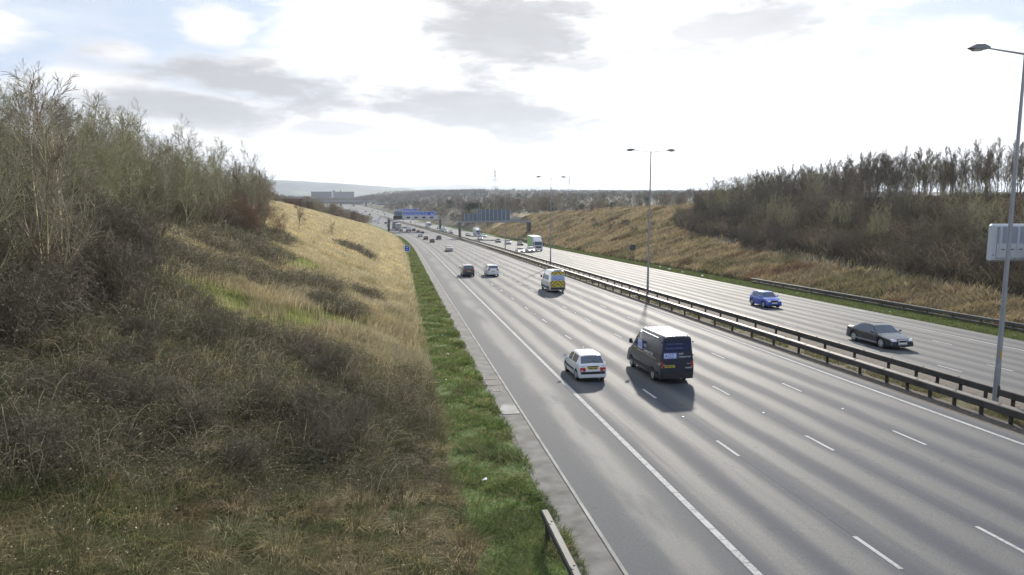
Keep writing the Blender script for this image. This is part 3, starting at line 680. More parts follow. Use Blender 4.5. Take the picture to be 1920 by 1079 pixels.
# ------------------------------------------------------------------ vehicles
def loft_car(sp, root, pm, near=True):
    L, W, H = sp['L'], sp['W'], sp['H']; belt = sp['belt']; prof = sp['prof']; wr = sp.get('wr', .31); wy = [L/2 - sp['wf']*L, L/2 - sp['wb']*L]
    sill = sp.get('sill', .22); tum = sp.get('tum', .16); taper = sp.get('taper', .10)
    N_ = 34 if near else 16
    ts = set(np.round(np.linspace(0, 1, N_), 4)) | set(p[0] for p in prof)
    RA = wr*1.16
    for y in wy:
        tw = (L/2 - y)/L
        for k in range(-6, 7): ts.add(round(tw + RA*math.sin(k/6*math.pi/2)/L, 4))
    for k in ('ws', 'rg'):
        if k in sp: ts |= set(sp[k])
    for a, b in sp['sg']: ts |= {a, b}
    ts = sorted(t for t in ts if 0 <= t <= 1)
    tt = [ts[0]]
    for t in ts[1:]:
        if t - tt[-1] > .003 or t in (1,): tt.append(t)
    ts = tt
    px, pz = [p[0] for p in prof], [p[1] for p in prof]
    rings = []
    for t in ts:
        y = L/2 - t*L; zt = float(np.interp(t, px, pz)); e = abs(t-.5)*2
        w = W/2*(1 - taper*e**(5 if t < .5 else 7)); zb = sill
        for yw in wy:
            if abs(y-yw) < RA: zb = max(zb, wr + math.sqrt(RA*RA-(y-yw)**2) - .0)
        b = min(belt + sp.get('wedge', 0)*(t-.3), zt - .05); zb = min(zb, b - .05)
        cab = max(0.0, (zt-b)/(H-belt)); wt = w - .05 - tum*min(1, cab)
        rings.append([(w-.03, zb), (w-.005, zb + (b-zb)*.3), (w, zb+(b-zb)*.62), (w-.035, b), (w-.05, b+.02*min(1, cab*3)), (max(wt, .1), zt - min(.09, (zt-b)*.4)), (max(wt-.06, .08), zt-.02*min(1, cab*3)), (wt*.55, zt+.0), (0, zt+.012)])
    n = len(rings[0]); full = 2*n - 1
    V = []
    for t, r in zip(ts, rings):
        y = L/2 - t*L
        V += [(-x, y, z) for x, z in r] + [(x, y, z) for x, z in r[-2::-1]]
    parts = {}
    def put(key, f): parts.setdefault(key, []).append(f)
    for i in range(len(ts)-1):
        tm = (ts[i]+ts[i+1])/2
        for k in range(full-1):
            kk = k if k < n-1 else full-2-k
            f = (i*full+k, i*full+k+1, (i+1)*full+k+1, (i+1)*full+k); key = 'body'
            if kk == 4:
                for q, (a, b) in enumerate(sp['sg']):
                    if a <= tm <= b: key = ('side_window', q, k < n-1)
            elif kk >= 5 or (kk == 4):
                pass
            if kk >= 6 or kk == 5:
                if 'ws' in sp and sp['ws'][0] <= tm <= sp['ws'][1] and kk >= 6: key = 'windscreen'
                if 'rg' in sp and sp['rg'][0] <= tm <= sp['rg'][1] and kk >= 6: key = 'rear_window'
            put(key, f)
    put('body', tuple(range(full))); put('body', tuple((len(ts)-1)*full+k for k in range(full))[::-1])
    for key, F in parts.items():
        used = sorted({i for f in F for i in f}); mp = {i: j for j, i in enumerate(used)}
        me = bpy.data.meshes.new('x'); me.from_pydata([V[i] for i in used], [], [tuple(mp[i] for i in f) for f in F]); me.update()
        nm = key if isinstance(key, str) else key[0]; me.name = nm; me.materials.append(pm if nm == 'body' else M['glass'])
        if nm == 'body': 
            me.shade_smooth(); me.set_sharp_from_angle(angle=R(38))
        o = bpy.data.objects.new(nm, me); COL.objects.link(o); o.parent = root
    u = MB(); u.box(-W/2+.2, W/2-.2, -L/2+.15, L/2-.15, sill-.04, .62); u.build('underbody', M['under'], root)
    for y in wy:
        for s in (-1, 1):
            x1 = s*(W/2-.03); x0 = s*(W/2-.23); seg = 20 if near else 10
            m = MB(); m.tube([(x0, y, wr), (x0+s*.02, y, wr), (x1-s*.03, y, wr), (x1, y, wr)], [wr*.94, wr, wr, wr*.93], seg); wh = m.build('wheel', M['rubber'], root, False)
            m = MB(); m.tube([(x1-s*.02, y, wr), (x1+s*.012, y, wr)], [wr*.66, wr*.62], seg); rm_ = m.build('rim', M['rim'], wh)
            if near:
                h = MB()
                for k in range(5):
                    a = k*2*math.pi/5+.3; cy, cz = y+math.cos(a)*wr*.38, wr+math.sin(a)*wr*.38; x = x1+s*.014
                    h.poly([(x, cy+wr*.13*math.cos(a+q), cz+wr*.13*math.sin(a+q)) for q in np.linspace(0, 2*math.pi, 7)[:-1]])
                h.build('spoke_gaps', M['under'], wh)
    mz = sp.get('mz', belt+.05); my = L/2 - sp.get('mt', .30)*L
    for s in (-1, 1):
        m = MB(); mh_ = sp.get('mh', .14); x0, x1 = sorted((s*(W/2-.03), s*(W/2+.19))); m.hull([(s*(W/2-.04), my, mz), (s*(W/2-.04), my+.05, mz), (s*(W/2+.04), my-.05, mz-.02), (s*(W/2+.04), my-.05, mz+mh_), (s*(W/2+.2), my-.03, mz+.01), (s*(W/2+.2), my-.03, mz+mh_*.9), (s*(W/2+.05), my+.09, mz+.02), (s*(W/2+.17), my+.07, mz+mh_*.7)])
        m.build('mirror', sp.get('mirm', pm), root)
def rear_kit(sp, root, near=True):
    L, W = sp['L'], sp['W']; y = -L/2
    rz = sp.get('rz', .62); lw, lh = sp.get('lsz', (.26, .17)); lx = W/2*(1-sp.get('taper', .1)) - .04
    for s in (-1, 1):
        m = MB(); a, b = sorted((s*lx, s*(lx-lw))); m.box(a, b, y-.018, y+.10, rz, rz+lh, .012); tl = m.build('tail_light', M['red_light'], root)
        if near: 
            a, b = sorted((s*(lx-.04), s*(lx-lw*.45))); m = MB(); m.box(a, b, y-.024, y-.015, rz+lh*.1, rz+lh*.38); m.build('reversing_lens', M['clear_light'], tl)
    if sp.get('bz'):
        z0, z1 = sp['bz']; m = MB(); w = W/2*(1-sp.get('taper', .1)*.6); m.hull([(-w, y+.25, z0), (w, y+.25, z0), (-w, y+.25, z1), (w, y+.25, z1), (-w+.12, y-.07, z0+.02), (w-.12, y-.07, z0+.02), (-w+.12, y-.07, z1-.01), (w-.12, y-.07, z1-.01)]); m.build('rear_bumper', sp.get('bm', M['black_trim']), root)
    px_, pz_ = sp.get('pl', (0, .62)); m = MB(); py = y - (.025 if not sp.get('bz') or not (sp['bz'][0] < pz_ < sp['bz'][1]) else .09)
    m.box(px_-.26, px_+.26, py, py+.03, pz_, pz_+.115); p = m.build('number_plate', M['plate_y'], root)
    if near:
        rg = random.Random(int(L*100)); m = MB(); x = px_-.21
        for k in range(7):
            m.box(x, x+.038, py-.004, py, pz_+.028, pz_+.088); x += .052 + (.04 if k == 3 else 0)
        m.build('plate_lettering', M['ink'], p)
def front_kit(sp, root, lit=False, near=True):
    L, W = sp['L'], sp['W']; y = L/2; hz = sp.get('hz', .58); w = W/2*(1-sp.get('taper', .1))
    for s in (-1, 1):
        m = MB(); m.hull([(s*(w-.02), y-.22, hz+.02), (s*(w-.02), y-.22, hz+.16), (s*(w-.08), y+.02, hz), (s*(w-.08), y-.03, hz+.13), (s*(w-.40), y+.035, hz+.01), (s*(w-.36), y-.01, hz+.12)]); m.build('headlight', M['head_lit'] if lit else M['clear_light'], root)
    m = MB(); m.box(-.36, .36, y-.04, y+.035, hz-.06, hz+.10, .02); m.build('grille', M['black_trim'], root)
    m = MB(); m.box(-w*.72, w*.72, y-.05, y+.03, sp.get('sill', .22)+.02, sp.get('sill', .22)+.13, .015); m.build('lower_grille', M['black_trim'], root)
    m = MB(); m.box(-.26, .26, y+.036, y+.06, hz-.17, hz-.06); m.build('number_plate', M['plate_w'], root)
HATCH = dict(L=3.42, W=1.55, H=1.36, belt=.86, wedge=.05, wf=.19, wb=.83, wr=.28, tum=.17, ws=(.27, .385), rg=(.875, .962), sg=[(.34, .555), (.58, .83)], mt=.31,
    prof=[(0,.42),(.006,.60),(.05,.70),(.14,.80),(.255,.88),(.265,.90),(.40,1.31),(.47,1.36),(.7,1.36),(.85,1.32),(.87,1.29),(.968,.92),(.978,.86),(1,.55)], rz=.56, lsz=(.28,.18), bz=(.30,.55), pl=(0,.66))
MPV = dict(HATCH, L=4.0, W=1.65, H=1.46, belt=.92, prof=[(0,.45),(.006,.64),(.05,.76),(.14,.88),(.235,.96),(.245,.98),(.38,1.40),(.45,1.46),(.7,1.46),(.87,1.40),(.885,1.37),(.965,1.0),(.975,.93),(1,.58)], ws=(.25,.37), rg=(.89,.96), rz=.80, wr=.3, pl=(0,.70), bz=(.32,.6), bm=None)
SUV = dict(L=4.35, W=1.78, H=1.62, belt=1.02, wedge=.04, wf=.19, wb=.81, wr=.35, sill=.3, tum=.17, ws=(.265,.365), rg=(.90,.955), sg=[(.33,.52),(.535,.71),(.73,.85)], mt=.3,
    prof=[(0,.5),(.006,.74),(.05,.90),(.25,1.02),(.26,1.04),(.375,1.55),(.45,1.62),(.75,1.62),(.885,1.57),(.895,1.54),(.962,1.10),(.972,1.0),(1,.62)], rz=.92, lsz=(.3,.17), bz=(.38,.66), pl=(0,.74), hz=.68, bm=None)
SALOON = dict(L=4.6, W=1.74, H=1.42, belt=.88, wedge=.08, wf=.19, wb=.79, wr=.345, tum=.2, ws=(.29,.405), rg=(.71,.83), sg=[(.36,.53),(.545,.70),(.715,.78)], mt=.33, taper=.13,
    prof=[(0,.40),(.006,.58),(.04,.68),(.15,.79),(.275,.90),(.285,.92),(.42,1.33),(.50,1.40),(.62,1.39),(.70,1.34),(.84,1.05),(.85,1.03),(.96,.98),(.985,.90),(1,.55)], rz=.68, lsz=(.32,.16), bz=(.3,.56), pl=(0,.72), hz=.55, bm=None)
VAN = dict(L=5.2, W=1.84, H=2.46, belt=1.28, wf=.155, wb=.80, wr=.33, sill=.28, tum=.13, taper=.05, ws=(.155,.27), sg=[(.185,.32)], mt=.2, mz=1.42, mh=.26, mirm=None,
    prof=[(0,.5),(.006,.85),(.03,1.0),(.14,1.22),(.15,1.25),(.27,1.94),(.30,2.04),(.36,2.32),(.42,2.44),(.96,2.46),(.992,2.42),(1,2.36)], rz=.82, lsz=(.11,.34), bz=(.34,.60), pl=(-.38,.86), hz=.78)
def vehicle(sp, col, d, y, label, cat, facing='away', name='car', group=None, near=False, lit=False, yaw=0, extra=None, scale=1.0):
    sp = dict(sp); pm = paint(col)
    if sp.get('bm', 0) is None: sp['bm'] = pm
    if sp.get('mirm', 0) is None: sp['mirm'] = M['black_trim']
    hd = math.atan2(float(sr(y+3))-float(sr(y-3)), 6); gr = math.atan2(float(zr(y+3))-float(zr(y-3)), 6)
    L = sp['L']; yc = y + (L/2 if facing == 'away' else L/2)*scale
    t = empty(name, (0, 0, 0)); t.rotation_mode = 'XYZ'
    key = (id(sp.get('prof')), col, facing, near, lit)
    if extra is None and key in VCACHE:
        bpy.data.objects.remove(t); t = copy_tree(VCACHE[key])
    else:
        loft_car(sp, t, pm, near)
        rear_kit(sp, t, near); front_kit(sp, t, lit, near)
        if extra: extra(sp, t)
        index_kids()
        if extra is None: VCACHE[key] = t
    t.location = pos(d, yc, .005); fl = facing != 'away'
    t.rotation_euler = (-gr if fl else gr, 0, -hd + yaw + (math.pi if fl else 0)); t.scale = (scale,)*3
    return props(t, label, cat, group)
VCACHE = {}

def hatch_extra(sp, t):
    L, W = sp['L'], sp['W']
    m = MB(); y = -L/2
    w = W/2*.94; m.hull([(-w, y+.2, .24), (w, y+.2, .24), (-w+.1, y-.075, .27), (w-.1, y-.075, .27), (-w, y+.2, .43), (w, y+.2, .43), (-w+.1, y-.085, .42), (w-.1, y-.085, .42)]); m.build('bumper_skirt', paint('white'), t)
    for s in (-1, 1):
        x0, x1 = sorted((s*(W/2-.02), s*(W/2+.015))); m = MB(); m.box(x0, x1, -L/2+.9, L/2-1.05, .46, .56); m.build('side_strip', M['black_trim'], t)
    m = MB(); m.box(-.3, .3, y-.022, y+.02, .78, .82); m.build('plate_lamp_trim', M['black_trim'], t)
    m = MB(); m.tube([(.05, -L/2+.22, 1.08), (.32, -L/2+.10, 1.0)], [.01, .008], 5); m.build('wiper', M['black_trim'], t)
    m = MB(); m.box(-.6, -.42, y-.02, y, .80, .83); m.box(.48, .6, y-.02, y, .82, .85); m.build('badge', M['steel'], t)
vehicle(HATCH, 'white', 9.62, 34.3, 'small white hatchback with black bumper strip in the lane beside the hard shoulder', 'car', near=True, extra=hatch_extra, name='car', yaw=R(0.5))

def van_extra(sp, t):
    L, W, H = sp['L'], sp['W'], sp['H']; y = -L/2 - .004
    def panel(name, mt, x0, x1, z0, z1, dy=.006, parent=t):
        m = MB(); m.box(x0, x1, y-dy, y, z0, z1); return m.build(name, mt, parent)
    # rear doors: tinted glass, door gap, hinges, graphics
    panel('rear_window', M['glass_blue'], -.72, -.03, 1.66, 2.22); panel('rear_window', M['glass_blue'], .03, .72, 1.66, 2.22)
    panel('door_gap', M['under'], -.012, .012, .62, 2.3, .004)
    for s in (-1, 1):
        m = MB()
        for z in (.95, 1.45, 2.1): m.box(s*.80-.04, s*.80+.04, y-.02, y, z, z+.07)
        m.build('hinges', M['black_trim'], t)
    q = panel('graphic_panel', M['graphic'], -.70, .0, 1.30, 1.60, .009); q2 = panel('pale_block', M['graphic_pale'], -.69, -.06, 1.33, 1.57, .012, q)
    text_mesh('AGS', .26, M['graphic'], q, (-.66, y-.013, 1.36), (R(90), 0, 0), sx=1.0, ext=.001)
    text_mesh('AGS', .13, M['graphic_white'], t, (.07, y-.012, 1.50), (R(90), 0, 0)); text_mesh('Clearport Ltd', .115, M['graphic_white'], t, (.07, y-.012, 1.36), (R(90), 0, 0), sx=.95)
    wl = mat('window_lettering', (.14,.18,.45), .4)
    text_mesh('Industrial  Domestic', .10, wl, t, (-.56, y-.016, 2.02), (R(90), 0, 0)); text_mesh('Cleaning Specialists', .12, wl, t, (-.64, y-.016, 1.80), (R(90), 0, 0))
    m = MB(); m.box(.42, .78, y-.016, y, .80, .86); m.box(.5, .7, y-.016, y, 1.02, 1.05); m.box(-.74, -.62, y-.016, y, .98, 1.02); m.build('badge', M['steel'], t)
    # left flank graphics, following the slight lean of the side
    x = -W/2 - .012; tl = -.0
    m = MB(); m.box(x, x+.006, L/2-2.75, L/2-1.98, 1.33, 1.86); q = m.build('graphic_panel', M['graphic'], t)
    m = MB(); m.box(x-.004, x, L/2-2.62, L/2-2.0, 1.36, 1.84); q2 = m.build('pale_block', M['graphic_pale'], q)
    text_mesh('AGS', .34, M['graphic'], q, (x-.005, L/2-2.02, 1.46), (R(90), 0, R(-90)), ext=.001, sx=.85)
    text_mesh('AGS', .22, M['graphic_white'], t, (x-.002, L/2-2.9, 1.56), (R(90), 0, R(-90))); text_mesh('Clearport Ltd', .22, M['graphic_white'], t, (x-.002, L/2-2.9, 1.32), (R(90), 0, R(-90)), sx=1.1)
    for s in (-1, 1):
        xx = s*(W/2-.0); m = MB(); x0, x1 = sorted((s*(W/2-.02), s*(W/2+.012)))
        m.box(x0, x1, L/2-2.9, L/2-1.9, 1.2, 1.235); m.box(x0, x1, L/2-4.7, L/2-3.0, 1.2, 1.215); m.build('door_rail', M['steel'], t)
        m = MB(); m.box(x0, x1-.004 if s > 0 else x1, L/2-4.9, L/2-.75, .46, .60); m.build('side_moulding', M['black_trim'], t)
    m = MB()   # pressed ribs along the roof
    for k in range(7): xr = -.6+k*.2; m.box(xr-.012, xr+.012, -L/2+.15, L/2-2.2, H-.01, H+.022)
    m.build('roof_ribs', paint('vangrey'), t)
    for s in (-1, 1):
        m = MB()
        for z, ix in ((2.28, .115), (2.19, .095)): x0, x1 = sorted((s*(W/2-ix-.03), s*(W/2-ix+.012))); m.box(x0, x1, -L/2+.5, L/2-2.1, z, z+.02)
        m.build('roof_gutters', M['steel'], t)
vehicle(VAN, 'vangrey', 13.62, 33.1, 'dark high roofed van with blue and white lettering on its side and rear doors', 'van', name='van', near=True, extra=van_extra)

def hivis_extra(sp, t):
    L, W, H = sp['L'], sp['W'], sp['H']; y = -L/2 - .004; w = .80
    def panel(name, mt, x0, x1, z0, z1, dy=.006, parent=t):
        m = MB(); m.box(x0, x1, y-dy, y, z0, z1); return m.build(name, mt, parent)
    a = panel('chevron_panel', M['hi_yellow'], -w, w, .62, 1.34); b = panel('chevron_panel', M['hi_yellow'], -w+.08, w-.08, 1.98, 2.36)
    for par, z0, z1, ww in ((a, .62, 1.34, w), (b, 1.98, 2.36, w-.08)):
        m = MB()
        for s in (-1, 1):
            for c in np.arange(z0-.9, z1+.9, .40):
                # stripes rising to the middle, clipped to the panel
                P = []
                def zl(x, off): return c + off - abs(x)*.95
                xs = np.linspace(0, ww, 15)
                for i in range(14):
                    xa, xb = xs[i], xs[i+1]; q = [(xa, zl(xa, 0)), (xb, zl(xb, 0)), (xb, zl(xb, .19)), (xa, zl(xa, .19))]
                    q = [(px_, min(max(pz_, z0), z1)) for px_, pz_ in q]
                    if q[2][1]-q[1][1] < .01 and q[3][1]-q[0][1] < .01: continue
                    m.poly([(s*px_, y-.009, pz_) for px_, pz_ in q])
        m.build('red_stripes', M['hi_red'], par)
    q = panel('window_film', M['pale_blue'], -.70, .70, 1.38, 1.94, .010)
    m = MB(); rg = random.Random(3)
    marks(m, -.55, -.12, 1.56, .05, rg, y-.012); marks(m, -.6, .6, 1.46, .05, rg, y-.012); m.build('lettering', M['graphic'], q)
    m = MB(); m.box(-.45, .45, y-.05, y+.15, 2.42, 2.54, .02); m.build('beacon_bar', M['pale_blue'], t)
    m = MB(); m.box(-W/2-.006, -W/2+.01, L/2-4.0, L/2-2.2, 1.35, 1.9); m.box(W/2-.01, W/2+.006, L/2-4.0, L/2-2.2, 1.35, 1.9); m.build('side_window_film', M['sign_grey'], t)
    for s in (-1, 1):
        x0, x1 = sorted((s*(W/2-.02), s*(W/2+.012))); m = MB(); m.box(x0, x1, L/2-4.7, L/2-.8, .44, .6); m.build('side_moulding', M['black_trim'], t)
vehicle(dict(VAN, mirm=M['black_trim'], pl=(-.42, .70), W=1.86), 'white', 17.45, 77.0, 'silver white van with red and yellow chevrons on its rear doors', 'van', name='van', near=True, extra=hivis_extra)

vehicle(SUV, 'dark', 9.85, 100.5, 'black hatchback next to the white estate in the lane by the hard shoulder', 'car', near=True)
vehicle(SUV, 'white', 13.3, 100, 'white tall estate car with dark rear window next to the black hatchback', 'car', near=True)
vehicle(SALOON, 'silver', 12.6, 177, 'silver saloon alone in its lane behind the black hatchback', 'car', near=True)
for (sp, c, d, y, lab) in ((SUV, 'black', 16.4, 263, 'black tall car, rightmost of the dark cars just before the blue sign gantry'), (HATCH, 'dark', 12.0, 238.6, 'dark hatchback, nearest of the cars bunched before the blue sign gantry'),
        (MPV, 'maroon', 11.7, 264, 'dark red hatchback just left of the nearest bunched dark car'), (MPV, 'silver', 11.8, 290, 'silver hatchback behind the dark red one'), (SALOON, 'dark', 16.4, 326, 'dark saloon under the right half of the blue sign gantry'),
        (SALOON, 'red', 16.2, 338, 'red saloon partly hidden behind the dark saloon under the blue gantry'), (MPV, 'dark', 15.6, 352, 'dark hatchback right of the box van under the blue gantry'), (HATCH, 'black', 8.9, 347, 'black hatchback close behind the grey lorry'),
        (SALOON, 'silver', 15.7, 390, 'pale saloon far ahead between the lorry and the central barrier')):
    vehicle(sp, c, d, y, lab, 'car', group='cars driving away from the camera')
k = 0
for (d, y, c, sp) in ((9.8, 415, 'dark', MPV), (13.4, 462, 'dark', HATCH), (16.6, 472, 'black', MPV), (20.5, 505, 'dark', MPV), (9.5, 470, 'white', MPV), (9.5, 500, 'white', SUV), (13.4, 520, 'white', MPV), (9.8, 545, 'silver', HATCH), (17.0, 560, 'white', SUV), (13.4, 590, 'white', HATCH),
        (20.5, 600, 'silver', MPV), (9.8, 640, 'white', SUV), (17, 690, 'dark', MPV), (13.4, 760, 'white', HATCH), (20, 830, 'dark', HATCH), (10, 900, 'white', MPV), (16, 980, 'silver', MPV), (12, 1100, 'white', SUV), (18, 1180, 'white', SUV)):
    vehicle(sp, c, d, y, 'tiny %s car in the distant queue driving away beyond the blue sign gantry' % c, 'car', group='distant %s cars driving away beyond the blue gantry' % c)
# oncoming traffic
def audi_extra(sp, t):
    L, W = sp['L'], sp['W']; m = MB(); y = L/2
    m.box(-.30, .30, y+.03, y+.055, .34, .66, .02); g_ = m.build('grille_surround', M['clear_light'], t); m = MB(); m.box(-.26, .26, y+.056, y+.062, .37, .63); m.build('grille_mesh', M['black_trim'], g_)
    m = MB(); m.box(-.26, .26, y+.063, y+.08, .40, .50); m.build('front_plate', M['plate_w'], t)
    for s in (-1, 1):
        x0, x1 = sorted((s*(W/2-.02), s*(W/2+.012))); m = MB(); m.box(x0, x1, -L/2+1.25, L/2-1.25, .30, .37); m.build('side_trim', M['steel'], t)
vehicle(dict(SALOON, W=1.8, hz=.56), 'dark', 31.35, 39.9, 'large dark grey saloon coming towards the camera on the far carriageway', 'car', facing='toward', near=True, extra=audi_extra)
vehicle(dict(MPV, W=1.62, L=3.45, hz=.62, wr=.31), 'blue', 34.55, 61.2, 'small bright blue hatchback on the far carriageway', 'car', facing='toward', near=True, extra=lambda sp, t: None)
vehicle(SALOON, 'beige', 28.5, 164.5, 'gold beige saloon next to the lamp post, left of the silver saloon', 'car', facing='toward', near=True, lit=True)
vehicle(SALOON, 'silver', 31.8, 169, 'silver saloon just in front of the green sided lorry', 'car', facing='toward', near=True, lit=True)
vehicle(HATCH, 'maroon', 37.4, 215, 'dark red car half hidden behind the green sided lorry', 'car', facing='toward', near=True)
vehicle(MPV, 'silver', 34.9, 222.5, 'silver hatchback directly under the bare sign gantry', 'car', facing='toward')
vehicle(HATCH, 'dark', 34.2, 238, 'dark hatchback under the bare sign gantry, left of the silver one', 'car', facing='toward')
vehicle(MPV, 'silver', 31.8, 263, 'silver car passing in front of the white lorry', 'car', facing='toward', lit=True)
vehicle(MPV, 'white', 37.0, 286, 'white car beside the white lorry on its right', 'car', facing='toward')
vehicle(SALOON, 'grey', 33.0, 300, 'grey saloon just right of the left leg of the bare gantry', 'car', facing='toward')
for (d, y, c, sp) in ((29.2, 324, 'grey', MPV), (28.4, 335, 'silver', HATCH), (28.3, 347, 'dark', HATCH), (33.7, 372, 'white', MPV), (33.0, 382, 'white', SUV), (29.3, 392, 'white', HATCH), (33.4, 491, 'dark', MPV), (38, 517, 'dark', SALOON), (30, 560, 'silver', MPV), (36, 610, 'white', SUV),
        (32, 700, 'dark', MPV), (37, 790, 'dark', HATCH), (33, 820, 'dark', MPV), (30, 871, 'dark', MPV), (34, 960, 'white', SUV), (38, 1080, 'white', HATCH)):
    vehicle(sp, c, d, y, 'tiny %s car coming the other way between or beyond the two gantries' % c, 'car', facing='toward', group='distant %s oncoming cars' % c)

# lorries
def lorry(d, y, label, side_m, cab_m, box_m, facing, L=8.5, H=3.7, W=2.4, artic=False, wind=True):
    t = empty('lorry', (0, 0, 0)); f = L/2   # local front is +Y
    m = MB(); m.box(-W/2, W/2, -L/2, f-2.25, 1.0, H, .04); b = m.build('cargo_box', box_m, t)
    if side_m is not None:
        for s in (-1, 1):
            x0, x1 = sorted((s*W/2, s*(W/2+.012))); m = MB(); m.box(x0, x1, -L/2+.12, f-2.4, 1.15, H-.14); m.build('side_curtain', side_m, b)
    cw = W/2-.06
    m = MB(); m.hull([(-cw, f-2.1, .75), (cw, f-2.1, .75), (-cw, f-2.1, 2.75), (cw, f-2.1, 2.75), (-cw+.05, f, .7), (cw-.05, f, .7), (-cw+.05, f+.02, 1.55), (cw-.05, f+.02, 1.55), (-cw+.1, f-.3, 2.7), (cw-.1, f-.3, 2.7)]); c = m.build('cab', cab_m, t)
    m = MB(); m.hull([(-cw+.1, f-2.0, 2.7), (cw-.1, f-2.0, 2.7), (-cw+.1, f-.6, 2.72), (cw-.1, f-.6, 2.72), (-cw+.2, f-2.0, H-.05), (cw-.2, f-2.0, H-.05)]); m.build('wind_deflector', cab_m, t)
    m = MB(); m.poly([(-cw+.12, f+.025, 1.62), (cw-.12, f+.025, 1.62), (cw-.18, f-.235, 2.5), (-cw+.18, f-.235, 2.5)][::1]); m.build('windscreen', M['glass_blue'], c)
    m = MB(); m.box(-.75, .75, f+.0, f+.04, .95, 1.35, .02); m.build('grille', M['black_trim'], c); m = MB(); m.box(-cw, cw, f-.1, f+.08, .42, .72, .04); m.build('front_bumper', cab_m, t)
    for s in (-1, 1):
        m = MB(); x0, x1 = sorted((s*.78, s*1.08)); m.box(x0, x1, f+.05, f+.10, .52, .68, .01); m.build('headlight', M['clear_light'], t)
        m = MB(); x0, x1 = sorted((s*(cw+.02), s*(cw+.24))); m.box(x0, x1, f-.25, f-.15, 1.7, 2.35, .02); m.build('mirror', M['black_trim'], t)
        m = MB(); x0, x1 = sorted((s*.8, s*1.1)); m.box(x0, x1, -L/2-.04, -L/2+.05, .75, .95); m.build('tail_light', M['red_light'], t)
        for wy_ in [f-1.1, -L/2+1.6] + ([-L/2+2.8] if artic else []):
            m = MB(); x0, x1 = s*(W/2-.35), s*(W/2-.04); m.tube([(x0, wy_, .48), (x1, wy_, .48)], [.48, .47], 14); wh = m.build('wheel', M['rubber'], t); m = MB(); m.tube([(x1, wy_, .48), (x1+s*.02, wy_, .48)], [.27, .22], 14); m.build('rim', M['rim'], wh)
    m = MB(); m.box(-W/2+.25, W/2-.25, -L/2+.1, f-.4, .55, 1.0); m.build('chassis', M['under'], t); m = MB(); m.box(-W/2, W/2, -L/2, -L/2+.08, .5, .72); m.build('rear_bumper', M['steel_dark'], t)
    m = MB(); m.box(-W/2+.05, W/2-.05, -L/2-.02, -L/2-.005, 1.1, H-.1); rd = m.build('rear_doors', box_m, t)
    if facing != 'away':
        m = MB(); m.box(-.55, .55, f-2.24, f-1.95, H-.45, H-.2, .02); m.build('fridge_unit', M['black_trim'], t)
    else:
        m = MB(); m.box(-.015, .015, -L/2-.03, -L/2-.02, 1.1, H-.1); m.build('door_gap', M['under'], rd)
    hd = math.atan2(float(sr(y+3))-float(sr(y-3)), 6); t.location = pos(d, y+L/2, .005); t.rotation_euler = (0, 0, -hd + (0 if facing == 'away' else math.pi))
    return props(t, label, 'lorry')
lorry(35.25, 178.5, 'white lorry with green sides in the nearside lane of the far carriageway', M['lorry_green'], M['lorry_white'], M['lorry_white'], 'toward', L=9, H=3.75)
lorry(36.6, 298, 'small white box lorry with a dark windscreen, under the bare sign gantry', None, M['lorry_white'], M['lorry_white'], 'toward', L=7, H=3.3, W=2.2)
lorry(29.3, 393, 'white lorry behind the central barrier, seen under the blue sign gantry', None, M['lorry_white'], M['lorry_white'], 'toward', L=7, H=3.1, W=2.1)
lorry(9.2, 360, 'grey box lorry with the black hatchback behind it', None, M['lorry_grey'], M['lorry_grey'], 'away', L=9, H=3.5, W=2.3)
lorry(8.3+1.3, 377, 'blue violet lorry ahead of the grey one, beside the left gantry leg', None, M['lorry_purple'], M['lorry_purple'], 'away', L=9, H=4.0, W=2.3)
lorry(12.4, 345, 'pale grey box van under the middle of the blue sign gantry', None, M['lorry_grey'], M['lorry_white'], 'away', L=5.6, H=2.6, W=1.9)

# ------------------------------------------------------------------ far buildings, bridges, pylons
def polar(px_az, dist): return (math.sin(R(px_az))*dist, math.cos(R(px_az))*dist)
def overbridge(name, y, z, d0, d1, piers, label, th=1.4, w=12):
    t = empty(name, (float(sr(y)), y, 0), 0, label, 'bridge', 'road bridges over the far motorway')
    m = MB(); m.box(d0, d1, 0, w, z-th, z, .05); m.build('deck', M['concrete'], t)
    m = MB(); m.box(d0, d1, -.1, .15, z, z+1.1); m.box(d0, d1, w-.15, w+.1, z, z+1.1); m.build('parapet', M['steel'], t)
    for p in piers:
        m = MB(); m.box(p-1.4, p+1.4, 2, w-2, float(zr(y))-1, z-th); m.build('pier', M['concrete'], t)
    m = MB(); m.hull([(d1-3, 0, z-th), (d1-3, w, z-th), (d1+14, 0, z-th), (d1+14, w, z-th), (d1-12, 0, float(zr(y))-1), (d1-12, w, float(zr(y))-1), (d1+14, 0, float(zr(y))-1), (d1+14, w, float(zr(y))-1)]); m.build('abutment', M['concrete'], t)
    return t
overbridge('bridge', 1290, .9, -45, 62, (4, 25.5, 47), 'long concrete bridge carrying a road across the motorway in the distance')
overbridge('bridge', 1000, -.4, 44, 78, (), 'low concrete bridge side just left of the blue signs in the distance', th=2.0)

